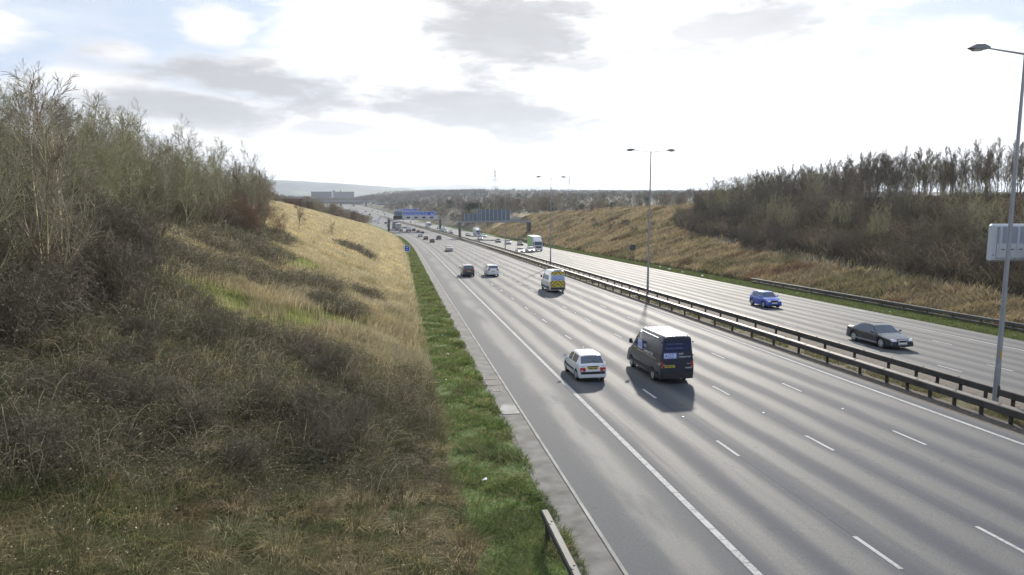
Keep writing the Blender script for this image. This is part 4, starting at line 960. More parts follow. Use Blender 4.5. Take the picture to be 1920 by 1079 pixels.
def block(name, az, dist, w, dpt, z1, label, m, roofm=None, extra=None, cat='building', z0=None):
    x, y = polar(az, dist); zg = gz(x, y) - 1 if z0 is None else z0
    t = empty(name, (x, y, zg), -R(az), label, cat); h = z1 - zg
    b = MB(); b.box(-w/2, w/2, 0, dpt, 0, h); b.build('wall', m, t)
    r = MB(); r.box(-w/2-.6, w/2+.6, -.6, dpt+.6, h, h+.8); r.build('roof', roofm or M['slate'], t)
    if extra: extra(t, w, h)
    return t
def fac(t, w, h):
    m = MB()
    for k in range(14): x = -w/2+3+k*(w-6)/14; m.box(x, x+2.6, -.08, .0, h-7, h-4.5); m.box(x, x+2.6, -.08, .0, h-13, h-10.5)
    props(m.build('windows', M['glass'], t), kind='stuff')
def mill(t, w, h):
    m = MB(); m.box(2, w/2+.3, -1.2, 0, 0, h+.2); m.build('wing', M['brick_hazed'], t); m = MB(); m.box(-3.4, 1.6, -4, 3, 0, h+4.5); m.build('tower', M['roof_pale'], t); m = MB(); m.box(2, 6, 6, 10, h+.8, h+5); m.build('roof_plant', M['brick'], t); m = MB(); m.tube([(22, 8, h), (22, 8, h+7)], [1.0, .8], 8); m.build('chimney', M['brick'], t)  # wing uses a paler copy of the brick, with haze put into its colour
block('factory', -4.9, 2100, 118, 40, 23.0, 'dark factory block with a pale tower, in front of the hills', M['brick'], extra=mill)
block('factory', 6.6, 1500, 30, 16, 18.3, 'long dark roofed building among bare trees right of the far valley', M['brick'], extra=fac)
for (az, dist, w, z1, lab, mm) in ((-.3, 1900, 30, 9, 'pale low warehouse among trees beyond the far bridge', M['roof_pale']), (9.4, 1250, 26, 2.4, 'low building with pale roof in the trees below the pylon', M['roof_pale']),
        (12.6, 1250, 22, 1.0, 'tiny white roofed shed in the far trees near the second pylon', M['roof_pale']), (18.3, 2300, 60, 16, 'distant town block on the skyline right of the tall lamp post', M['brick']), (20.2, 2200, 34, 15, 'distant pale shed on the skyline beyond the bare bank', M['roof_pale'])):
    block('warehouse', az, dist, w, 14, z1, lab, mm, roofm=M['roof_pale'])
def pylon(az, dist, h, label, base=None):
    x, y = polar(az, dist); zg = gz(x, y); t = empty('pylon', (x, y, zg), -R(az)+.5, label, 'pylon', 'electricity pylons in the distance')
    m = MB(); W0 = h*.11
    def wd(z): return W0*(1-z/h)**1.25 + h*.008
    for sx in (-1, 1):
        for sy in (-1, 1): m.tube([(sx*wd(z), sy*wd(z), z) for z in np.linspace(0, h, 9)], [.18]*9, 4)
    m.build('legs', M['steel_dark'], t); m = MB(); zs = np.linspace(0, h*.95, 9)
    for a, b in zip(zs[:-1], zs[1:]):
        for s in (-1, 1):
            m.tube([(-wd(a), s*wd(a), a), (wd(b), s*wd(b), b)], [.10]*2, 3); m.tube([(wd(a), s*wd(a), a), (-wd(b), s*wd(b), b)], [.10]*2, 3)
            m.tube([(s*wd(a), -wd(a), a), (s*wd(b), wd(b), b)], [.10]*2, 3)
    m.build('lattice', M['steel_dark'], t)
    for q, l in ((.62, .17), (.75, .15), (.88, .12)):
        m = MB(); z = h*q
        for s in (-1, 1): m.tube([(0, 0, z), (s*h*l, 0, z)], [.2, .1], 4); m.tube([(0, 0, z+h*.05), (s*h*l, 0, z)], [.15, .1], 4)
        m.build('cross_arm', M['steel_dark'], t)
pylon(7.72, 1180, 48, 'tall lattice pylon on the skyline above the bare sign gantry')
pylon(13.6, 1600, 40, 'lattice pylon on the skyline between the third and second lamp posts')
pylon(23.8, 2600, 46, 'faint pylon on the skyline over the bare right hand bank')

# ------------------------------------------------------------------ trees
def tube3(V, F, p, q, r0, r1):
    t = (q-p); t.normalize(); u = t.cross(Vector((0, 0, 1)) if abs(t.z) < .9 else Vector((1, 0, 0))); u.normalize(); w = t.cross(u); n = len(V)
    for c, r in ((p, r0), (q, r1)):
        for k in range(3):
            a = 2.094*k; V.append(c + (u*math.cos(a)+w*math.sin(a))*r)
    for k in range(3): l = (k+1) % 3; F.append((n+k, n+l, n+3+l, n+3+k))
def grow(T, C, p, d, length, rad, depth, rng, P):
    V, F = T if depth == 0 else C; ns = (6, 4, 3, 2)[depth]; up = P['up'][depth]; pts = [p.copy()]; d = d.copy(); rr = [rad]
    for i in range(ns):
        d = (d + Vector((rng.gauss(0, 1), rng.gauss(0, 1), rng.gauss(0, .5)))*P['wander']*(1+.4*depth) + Vector((0, 0, up))).normalized()
        pts.append(pts[-1] + d*length/ns); rr.append(max(rad*(1-(i+1)/ns*.82), P['rmin']*.7))
        tube3(V, F, pts[-2], pts[-1], rr[-2], rr[-1])
    if depth >= P['depth']: return
    nk = P['kids'][depth]
    for k in range(nk):
        f = P['start'][depth] + (1-P['start'][depth])*(k+rng.random())/nk; i = min(int(f*ns), ns-1); b = pts[i].lerp(pts[i+1], f*ns-i)
        ax = (pts[i+1]-pts[i]).normalized(); a = rng.uniform(0, 6.283); sd_ = ax.cross(Vector((math.cos(a), math.sin(a), .3))).normalized()
        sp_ = math.radians(rng.uniform(*P['spread'])); nd_ = ax*math.cos(sp_) + sd_*math.sin(sp_)
        grow(T, C, b, nd_, length*P['ratio'][depth]*(1.15-.6*f)*rng.uniform(.75, 1.2), max(rr[i]*.55, P['rmin']), depth+1, rng, P)
def leaf_bits(C, n, rng, r0, r1, z0, z1, size, rx=1.0):
    V, F = C
    for _ in range(n):
        a = rng.uniform(0, 6.283); z = rng.uniform(z0, z1); rr = (r0+(r1-r0)*rng.random())*math.sqrt(max(.05, 1-((z-z0)/(z1-z0)*2-1)**2))
        c = Vector((math.cos(a)*rr, math.sin(a)*rr, z)); u = Vector((rng.gauss(0, 1), rng.gauss(0, 1), rng.gauss(0, 1))).normalized()*size; w = u.cross(Vector((rng.gauss(0, 1), rng.gauss(0, 1), rng.gauss(0, 1)))).normalized()*size*.6
        n0 = len(V); V += [c-u, c+w, c+u, c-w]; F.append((n0, n0+1, n0+2, n0+3))
def tree_proto(seed, H, P, mt, mc, stems=1, leaves=None, name='tree'):
    rng = random.Random(seed); T = ([], []); C = ([], [])
    for s in range(stems):
        a = 6.283*s/stems+rng.random(); r = .0 if stems == 1 else .25
        tilt = .05 if stems == 1 else rng.uniform(.1, .28)
        grow(T, C, Vector((math.cos(a)*r, math.sin(a)*r, -.3)), Vector((math.cos(a)*tilt, math.sin(a)*tilt, 1)).normalized(), H*rng.uniform(.85, 1.05)*.93, P['rad']*(1 if stems == 1 else .75), 0, rng, P)
    if leaves: leaf_bits(C, leaves[0], rng, .2, leaves[1], leaves[2], leaves[3], leaves[4])
    t = empty(name, (0, 0, -500))
    for nm, (V, F), m in (('trunk', T, mt), ('crown', C, mc)):
        me = bpy.data.meshes.new(nm); me.from_pydata(V, [], F); me.materials.append(m); o = bpy.data.objects.new(nm, me); COL.objects.link(o); o.parent = t
    return t
SAP = dict(up=(.04, .05, .04, .03), wander=.03, rmin=.009, depth=3, kids=(15, 8, 5), start=(.20, .2, .15), spread=(20, 42), ratio=(.34, .52, .55), rad=.07)
SAP2 = dict(SAP, spread=(26, 52), kids=(15, 8, 5), start=(.15, .2, .1), ratio=(.38, .52, .55), up=(.03, .04, .03, .02))
TALL = dict(SAP, kids=(17, 8, 4), start=(.32, .2, .1), spread=(18, 38), ratio=(.27, .52, .55), rad=.11, rmin=.013)
SHRUB = dict(up=(.02, .02, .02, .02), wander=.10, rmin=.011, depth=3, kids=(8, 6, 4), start=(.12, .15, .1), spread=(25, 65), ratio=(.5, .55, .5), rad=.035)
PROT = {}
PROT['l'] = [tree_proto(1, 7, SAP, M['bark_moss'], M['bark_green']), tree_proto(2, 7.6, SAP2, M['bark_green'], M['bark_green'], 2), tree_proto(3, 6.5, SAP2, M['bark_grey'], M['bark_green'], 3), tree_proto(4, 7.5, SAP, M['bark_green'], M['bark_grey'], 2), tree_proto(5, 6.6, SAP2, M['bark_green'], M['bark_brown'])]
LONE = dict(SAP, rmin=.022, rad=.10, kids=(13, 6, 4))
PROT['lone'] = [tree_proto(71, 7, dict(LONE, spread=(30, 55), start=(.25, .2, .1), ratio=(.42, .5, .5)), M['bark_dark'], M['bark_dark']), tree_proto(72, 7.4, LONE, M['bark_dark'], M['bark_brown'], 2), tree_proto(73, 7, dict(LONE, spread=(30, 60), ratio=(.5, .5, .5)), M['bark_dark'], M['bark_brown'], 3), tree_proto(74, 7.4, dict(LONE, kids=(8, 4, 2)), M['bark_dark'], M['bark_brown'])]
PROT['rust'] = [tree_proto(11, 4.2, SHRUB, M['bark_brown'], M['leaf_rust'], 5, (420, 1.5, .5, 3.6, .055)), tree_proto(12, 3.4, SHRUB, M['bark_brown'], M['bark_brown'], 6)]
PROT['shrub'] = [tree_proto(21, 3.0, SHRUB, M['bark_dark'], M['bark_dark'], 7), tree_proto(22, 2.4, SHRUB, M['bark_brown'], M['bark_brown'], 7), tree_proto(23, 3.2, SHRUB, M['bark_brown'], M['bark_dark'], 6)]
PROT['r'] = [tree_proto(31, 8.6, TALL, M['bark_dark'], M['bark_brown']), tree_proto(32, 9.0, TALL, M['bark_dark'], M['bark_dark'], 2), tree_proto(33, 8.0, TALL, M['bark_grey'], M['bark_dark'], 2)]
PROT['rs'] = [tree_proto(41, 6.0, SAP2, M['bark_brown'], M['bark_brown'], 2), tree_proto(42, 5.2, SHRUB, M['bark_green'], M['bark_dark'], 6), tree_proto(43, 6.2, SAP, M['bark_green'], M['bark_green'], 2)]
MESHES = {}
# light far trees: the crown is a bundle of twigs only
def far_proto(seed, H, mt, mc, n=170, w=.09, wide=.34):
    rng = random.Random(seed); T = ([], []); C = ([], [])
    tube3(*T, Vector((0, 0, -.5)), Vector((0, 0, H*.92)), .16, .03)
    V, F = C
    for _ in range(n):
        z = H*(.16+.62*rng.random()**.8); a = rng.uniform(0, 6.283); o_ = H*wide*rng.random()*(1-.55*abs(z/H-.4)); sp_ = Vector((math.cos(a)*o_, math.sin(a)*o_, z)); dr = Vector((math.cos(a)*.5+rng.gauss(0, .25), math.sin(a)*.5+rng.gauss(0, .25), 1)).normalized(); L = H*rng.uniform(.1, .24)
        s_ = dr.cross(Vector((rng.gauss(0, 1), rng.gauss(0, 1), 0))).normalized()*w; n0 = len(V); V += [sp_-s_, sp_+s_, sp_+dr*L]; F.append((n0, n0+1, n0+2))
    t = empty('tree', (0, 0, -500))
    for nm, (V, F), m in (('trunk', T, mt), ('crown', C, mc)):
        me = bpy.data.meshes.new(nm); me.from_pydata(V, [], F); me.materials.append(m); o = bpy.data.objects.new(nm, me); COL.objects.link(o); o.parent = t
    return t
PROT['far'] = [far_proto(51, 8, M['bark_grey'], M['bark_grey'], 380), far_proto(52, 9, M['bark_brown'], M['bark_brown'], 420), far_proto(53, 7, M['bark_dark'], M['leaf_dark'], 500, .16), far_proto(54, 6, M['bark_brown'], M['bark_brown'], 320, .07)]
PROT['hedge'] = [far_proto(61, 4.4, M['bark_brown'], mat('reddish_twigs', (.19,.12,.09), .8, noise=(.8, .3)), 340, .06, .42), far_proto(62, 5, M['bark_brown'], M['bark_grey'], 340, .06, .4)]
index_kids(); USED = set()
for k_ in PROT.values():
    for p in k_: MESHES[p.name] = [c.data for c in KIDS[p.name]]
PH = {k: max(v.co.z for v in ms[1].vertices) for k, ms in MESHES.items()}
PLANTS = []
def plant(kind, i, d, y, sc, rng, label, cat, group, name='tree', sz=None):
    p = PROT[kind][i % len(PROT[kind])]; x = d + float(sr(y)); z = gz(x, y)-.05
    PLANTS.append(dict(p=p, pid=p.name, loc=(x, y, z), rot=(rng.gauss(0, .03), rng.gauss(0, .03), rng.uniform(0, 6.28)), sc=(sc, sc, sz or sc), label=label, cat=cat, group=group, name=name, size=(50 if group is None else sc/math.hypot(x, y))))
def flush_plants(limit=296):
    trees = sorted([q for q in PLANTS if q['cat'] == 'tree'], key=lambda q: -q['size']*PH[q['pid']])
    rest = trees[limit:]; keep = trees[:limit] + [q for q in PLANTS if q['cat'] != 'tree']
    for q in keep:
        p = q['p']
        if q['pid'] in USED: o = copy_tree(p)
        else:
            o = p; USED.add(q['pid'])
        q['o'] = o
    for q in keep:
        o = q['o']; o.name = q['name']; o.location = q['loc']; o.rotation_euler = q['rot']; o.scale = q['sc']; props(o, q['label'], q['cat'], q['group'])
    VV, FF, MI, mats, n0 = [], [], [], [], 0; cache = {}
    for q in rest:
        M4 = Matrix.LocRotScale(Vector(q['loc']), Euler(q['rot']), Vector(q['sc'])); A4 = np.array(M4)
        for ch in MESHES[q['pid']]:
            if ch.name not in cache:
                v = np.empty(len(ch.vertices)*3, np.float32); ch.vertices.foreach_get('co', v); f = [tuple(pl.vertices) for pl in ch.polygons]
                f3 = np.array([t if len(t) == 4 else (t[0], t[1], t[2], t[2]) for t in f], np.int32); tri = len(f[0]) == 3
                cache[ch.name] = (v.reshape(-1, 3), f3, tri)
            v, f, tri = cache[ch.name]; w = v @ A4[:3, :3].T + A4[:3, 3]; VV.append(w)
            if ch.materials[0] not in mats: mats.append(ch.materials[0])
            FF.append((f[:, :3] if tri else f) + n0 if tri else f + n0); MI.append((mats.index(ch.materials[0]), tri)); n0 += len(w)
    if not rest: return
    T = np.concatenate([np.concatenate([F[:, [0, 1, 2]], F[:, [0, 2, 3]]]) if F.shape[1] == 4 else F for F in FF]); mi = np.concatenate([np.full(len(F)*(2 if F.shape[1] == 4 else 1), m_[0], np.int32) for F, m_ in zip(FF, MI)])
    o = np_mesh('distant_trees', np.concatenate(VV), T, mats[0])
    for m_ in mats[1:]: o.data.materials.append(m_)
    o.data.polygons.foreach_set('material_index', mi); props(o, 'leafless trees set farther back in the woods on both banks and in the valley', 'trees', kind='stuff')
rng = random.Random(77)
# left wood
FL = lambda y: float(np.interp(y, [10,20,32,40,55,70,85,100,120,150,172,180], [-11,-10.8,-11.5,-14.5,-16,-15,-14,-18,-21.5,-25,-27,-29]))
n = 0; pts = []
while len(pts) < 235:
    y = 20.5 + 171*rng.random()**1.2; f = FL(y); d = f - rng.random()*(33 if y < 60 else 26)
    if any((d-a)**2+(y-b)**2 < (2.3 if y < 70 else 4.5) for a, b in pts): continue
    if y < 24 and d < -18: continue
    pts.append((d, y))
for i, (d, y) in enumerate(pts):
    edge = FL(y)-d < 3
    sc = rng.uniform(.8, 1.15)*float(np.interp(y, [17, 50, 110, 140, 192], [1.06, 1.04, 1.0, .9, .55]))*(1.0 if d > -28 else .88)
    plant('l', rng.randrange(5), d, y, sc, rng, 'bare slender tree with mossy grey green branches in the wood on the left bank', 'tree', 'bare trees in the wood on the left bank', sz=sc*rng.uniform(.9, 1.12))
plant('l', 0, -11.7, 22.6, 1.0, rng, 'tall bare tree with a straight mossy green trunk at the near wood edge', 'tree', None)
plant('l', 3, -11.2, 24.6, .95, rng, 'forked bare tree with pale green stems beside the straight mossy trunk', 'tree', None)
for i in range(70):
    y = (20 + 120*rng.random()) if i < 40 else 19+22*rng.random(); d = FL(y) + rng.uniform(-3.5, 1.2)
    r = 62 < y < 100 and rng.random() < .6
    plant('rust' if r else 'shrub', rng.randrange(3), d, y, rng.uniform(.7, 1.15), rng, 'bushy shrub with rust brown dead leaves at the foot of the wood' if r else 'low tangled leafless bush along the edge of the wood', 'bush', 'rust brown bushes at the foot of the wood' if r else 'leafless bushes along the edge of the wood', 'bush')
for (d, y, sc, k, lab) in ((-14.2, 108, .62, 0, 'small bare tree standing alone in the golden grass'), (-18.5, 96, .95, 1, 'thin twin stemmed bare tree at the right hand end of the wood'), (-20.5, 99, .98, 3, 'tall thin bare tree just left of the twin stemmed one'),
        (-17.2, 92, .72, 2, 'spreading many stemmed bare tree at the right hand end of the wood'), (-10.7, 122, .42, 0, 'thin whippy sapling in the golden grass right of the lone bare tree'), (-16.5, 126, .4, 3, 'faint small sapling in the golden grass behind the lone bare tree')):
    plant('lone', k, d, y, sc, rng, lab, 'tree', None)
for (d, y, sc, lab) in ((-6.2, 112, .55, 'low round dark bush in the middle of the golden slope'), (-12.4, 66, .5, 'small dark bush on the straw slope right of the rust brown bushes'), (-11.0, 60, .5, 'little brown bush below the rust brown bushes'), (-5.0, 46, .42, 'low olive green bush in the straw grass below the golden slope')):
    plant('shrub', rng.randrange(3), d, y, sc, rng, lab, 'bush', None, 'bush')
for i in range(34):
    b = BRAMBLE[rng.choice([0, 1, 3, 4, 5, 6, 8, 9])]; a_ = rng.uniform(0, 6.28); q_ = rng.random()**.5*.85; d = min(b[0]+math.cos(a_)*q_*b[2], .2); y = b[1]+math.sin(a_)*q_*b[3]
    if d > -.9 or y < 13: d -= 1.5
    plant('shrub', rng.randrange(3), d, max(y, 14.5), rng.uniform(.34, .62), rng, 'low leafless bush tangled in the dark brambles of the near left bank', 'bush', 'low bushes in the brambles of the near left bank', 'bush')
# reddish hedge behind the golden ridge
for i in range(120):
    y = 235 + 190*rng.random(); d = float(np.interp(y, [235, 290, 340, 425], [-25, -15, -7, -2])) - rng.random()*(16 if y < 350 else 12)
    plant('hedge', i, d, y, rng.uniform(.8, 1.25), rng, 'pinkish brown leafless bush in the belt behind the golden slope', 'bush', 'pinkish brown bushes behind the golden slope', 'bush')
# right bank: tall trees on the crest and a dark thicket on the slope
for i in range(230):
    y = 42 + 140*rng.random()**.8; d = 78 + rng.random()**1.5*24 + (8 if y > 150 else 0)
    sc = float(np.interp(y, [42, 70, 110, 150, 180], [.92, .96, 1.05, 1.0, .6]))*rng.uniform(.72, 1.12)
    plant('r', i, d, y, sc, rng, 'tall slender bare tree on the crest of the right bank, sky showing between the stems', 'tree', 'tall bare trees along the crest of the right bank')
pts = []
while len(pts) < 230:
    y = 32 + 142*rng.random(); f = float(np.interp(y, [30,60,95,115,140,165,200], [50,53.5,54.5,57,61,67,80])); d = f + (82-f)*rng.random()
    if any((d-a)**2+(y-b)**2 < 3.2 for a, b in pts): continue
    pts.append((d, y)); lo = d < f+5
    if lo: plant('shrub', rng.randrange(3), d, y, rng.uniform(.8, 1.2), rng, 'low dark leafless bush at the foot of the thicket on the right bank', 'bush', 'low bushes at the foot of the right bank thicket', 'bush')
    else: plant('rs', rng.randrange(3), d, y, rng.uniform(.75, 1.1)*float(np.interp(d, [55, 70, 82], [.85, 1.1 if y > 95 else .85, 1.3 if y > 95 else .5])), rng, 'leafless tree in the dense thicket on the slope of the right bank', 'tree', 'leafless trees in the thicket on the right bank')
for i in range(60):
    y = 150 + 290*rng.random(); d = float(np.interp(y, [150, 200, 300, 450], [76, 80, 74, 62])) + rng.random()*14
    plant('rs' if rng.random() < .6 else 'hedge', rng.randrange(3), d, y, rng.uniform(.45, .85), rng, 'small bare tree in the thin line along the top of the grassy right bank', 'tree', 'small bare trees along the top of the grassy right bank')
for i in range(30):
    y = 130 + 140*rng.random(); d = float(np.interp(y, [130, 270], [60, 62])) + rng.uniform(0, 9)
    plant('shrub', 1, d, y, rng.uniform(.45, .8), rng, 'low reddish brown bush scattered on the grassy right bank', 'bush', 'low bushes scattered on the grassy right bank', 'bush')
# the valley beyond the gantries
for i in range(280):
    y = 350 + 1150*rng.random()**1.5; d = 50 + rng.random()**1.5*(90+.28*y) if rng.random() < .76 else -(24 + rng.random()*(60+.2*y))
    plant('far', rng.choice([0, 0, 1, 1, 3, 2 if rng.random() < .4 else 0]), d, y, rng.uniform(.8, 1.5), rng, 'leafless hazy tree in the wooded valley beyond the gantries', 'tree', 'leafless trees in the valley beyond the gantries')
flush_plants()
# wooded mass farther off
def far_wood():
    r = np.random.RandomState(8); nt_ = 9000
    y = 360 + 2400*r.rand(nt_)**1.25; side = r.rand(nt_) < .66
    d = np.where(side, 48 + r.rand(nt_)**1.2*(120+.5*y), -(35 + r.rand(nt_)*(80+.42*y)))
    keep = ~((y > 900) & (np.abs(d) < 60)); y = y[keep]; d = d[keep]; x = d + sr(y); az_ = np.radians(r.uniform(-13, 7, 3200)); di = r.uniform(1500, 1800, 3200); x = np.concatenate([x, np.sin(az_)*di]); y = np.concatenate([y, np.cos(az_)*di]); z = ground_z(x, y); H = r.uniform(5, 9.5, len(y)); H[-3200:] *= 1.7; nt_ = len(y)
    per = 36; T = nt_*per; X = np.repeat(x, per); Y = np.repeat(y, per); Z = np.repeat(z, per); HH = np.repeat(H, per); a = r.rand(T)*6.283; h = .08+.75*r.rand(T); o_ = HH*.42*r.rand(T)*(1.1-.6*np.abs(h-.4))
    bx, by, bz_ = X+np.cos(a)*o_, Y+np.sin(a)*o_, Z+HH*h; L = HH*r.uniform(.12, .26, T); w = np.repeat(.00016*y+.035, per)*r.uniform(.8, 1.4, T); b = r.rand(T)*6.283
    V = np.empty((T, 3, 3)); V[:, 0] = np.stack([bx-np.cos(b)*w, by-np.sin(b)*w, bz_], -1); V[:, 1] = np.stack([bx+np.cos(b)*w, by+np.sin(b)*w, bz_], -1); V[:, 2] = np.stack([bx+np.cos(a)*L*.4, by+np.sin(a)*L*.4, bz_+L], -1)
    tone = np.repeat(r.rand(nt_), per); c = np.array([.115,.095,.07])[None]*(1-tone[:, None]) + np.array([.10,.105,.06])[None]*tone[:, None]; c *= (.7+.6*r.rand(T))[:, None]; red = np.repeat(r.rand(nt_) < .2, per); c[red] *= np.array([1.35, .95, .85])
    o = np_mesh('far_woodland', V.reshape(-1, 3), np.arange(T*3).reshape(-1, 3), M['twig'], np.repeat(c, 3, 0)); props(o, 'hazy leafless woodland filling the valley under the hills', 'woodland', kind='stuff')
far_wood()

# ------------------------------------------------------------------ grass and brambles
NR = np.random.RandomState(42)
def blades(name, d, y, h, w, col, label, cat, lean=.6, tip=None, m=None, base=None):
    n = len(d); x = d + sr(y); z = ground_z(x, y)-.03 if base is None else base
    # lean follows a slow field so that the grass lies in tussocks
    fa = 1.3*np.sin(x*.9+1.2*np.sin(y*.7)) + 1.1*np.sin(y*1.3+x*.5) + NR.randn(n)*.9; a = fa + np.where(y < 34, NR.randn(n)*.7, 0); L = lean*(.5+.9*NR.rand(n))*(1+.9*(1-ramp(y, 18, 38))); fx, fy = np.cos(a)*L*h, np.sin(a)*L*h
    b = NR.rand(n)*6.283; wx, wy_ = np.cos(b)*w*.5, np.sin(b)*w*.5
    V = np.empty((n, 5, 3))
    V[:, 0] = np.stack([x-wx, y-wy_, z], -1); V[:, 1] = np.stack([x+wx, y+wy_, z], -1)
    V[:, 2] = np.stack([x-wx*.8+fx*.35, y-wy_*.8+fy*.35, z+h*.6], -1); V[:, 3] = np.stack([x+wx*.8+fx*.35, y+wy_*.8+fy*.35, z+h*.6], -1)
    V[:, 4] = np.stack([x+fx, y+fy, z+h*.97], -1)
    i = np.arange(n)[:, None]*5; F = np.concatenate([i+np.array([[0, 1, 3]]), i+np.array([[0, 3, 2]]), i+np.array([[2, 3, 4]])], 0)
    C = np.repeat(col[:, None, :], 5, 1).copy()
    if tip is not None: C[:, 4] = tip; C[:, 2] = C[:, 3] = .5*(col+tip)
    o = np_mesh(name, V.reshape(-1, 3), F, m or M['grass'], C.reshape(-1, 3)); return props(o, label, cat, kind='stuff')
def nse(x, y, s=1.0):
    x = x*s; y = y*s; return (np.sin(x*1.1+2.1*np.sin(y*.63)) + np.sin(y*.9+1.7*np.sin(x*.71+1)) + .6*np.sin(2.3*x-1.7*y+1.5*np.sin(y*1.9)))/2.6
def straw_cols(d, y, n):
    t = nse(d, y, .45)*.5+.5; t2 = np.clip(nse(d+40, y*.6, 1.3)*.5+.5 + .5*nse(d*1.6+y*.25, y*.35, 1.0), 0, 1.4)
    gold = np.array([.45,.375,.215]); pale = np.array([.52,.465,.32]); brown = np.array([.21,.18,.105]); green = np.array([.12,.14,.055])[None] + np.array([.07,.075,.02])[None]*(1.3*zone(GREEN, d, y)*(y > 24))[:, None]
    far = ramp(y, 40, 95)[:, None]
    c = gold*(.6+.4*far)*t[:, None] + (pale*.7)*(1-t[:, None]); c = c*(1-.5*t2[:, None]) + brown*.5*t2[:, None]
    near = (1-ramp(y, 18, 44))*(d < 2); c = c*(1-.5*near)[:, None]; g = np.clip(zone(GREEN, d, y)*1.3 + near*.95*(NR.rand(n)) + .18*(NR.rand(n) < .2) + .35*(nse(d, y, .8) > .45)*(1-ramp(y, 70, 120)), 0, 1)[:, None]  # shade on the near bank is painted in by darkening the blade colour
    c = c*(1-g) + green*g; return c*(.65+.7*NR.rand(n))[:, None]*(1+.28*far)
def sample(n, y0, y1, dfun0, dfun1, p=1.0):
    # more blades per square metre near the camera
    u = NR.rand(n); y = y0*(y1/y0)**u if p == 1 else (y0**(-.5)*(1-u)+y1**(-.5)*u)**-2; d0 = np.interp(y, *dfun0); d1 = np.interp(y, *dfun1); return d0+(d1-d0)*NR.rand(n), y
def left_grass():
    d, y = sample(620000, 9, 330, ([9, 20, 60, 150, 250, 330], [-9, -12, -20, -36, -34, -20]), ([9, 330], [1.5, 2.6]))
    br = zone(BRAMBLE, d, y); wl = wood_l(d, y)*(y < 175); keep = (NR.rand(len(d)) > br*.8) & (NR.rand(len(d)) > wl*.85) & ~((d > 1.0+.8*nse(d, y, .8)) & (NR.rand(len(d)) < .75)); d, y = d[keep], y[keep]
    n = len(d); h = (.32+.38*NR.rand(n))*(1+.35*nse(d, y, .9))*np.interp(y, [9, 40, 150, 330], [.9, 1, .85, .8])*(1-.62*zone(GREEN, d, y))*(1-.40*(1-ramp(y, 16, 36))); w = np.interp(y, [9, 20, 35, 60, 150, 330], [.010, .012, .02, .036, .09, .2])
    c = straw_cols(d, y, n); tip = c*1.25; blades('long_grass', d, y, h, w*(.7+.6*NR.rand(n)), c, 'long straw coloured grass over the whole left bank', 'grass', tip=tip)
    # flowering stems
    d, y = sample(16000, 22, 120, ([10, 20, 60, 120], [-9, -11, -16, -24]), ([10, 120], [1.0, 1.8])); n = len(d); keep = (nse(d, y, .7) > -.1) & (wood_l(d, y) < .5); d, y = d[keep], y[keep]; n = len(d)
    c = np.tile(np.array([[.42,.34,.2]]), (n, 1))*(.6+.8*NR.rand(n))[:, None]
    blades('grass_stems', d, y, .55+.4*NR.rand(n), np.interp(y, [10, 40, 120], [.006, .014, .04]), c, 'tall dry flowering stems above the straw grass of the left bank', 'grass', lean=.25, tip=c*1.5)
left_grass()
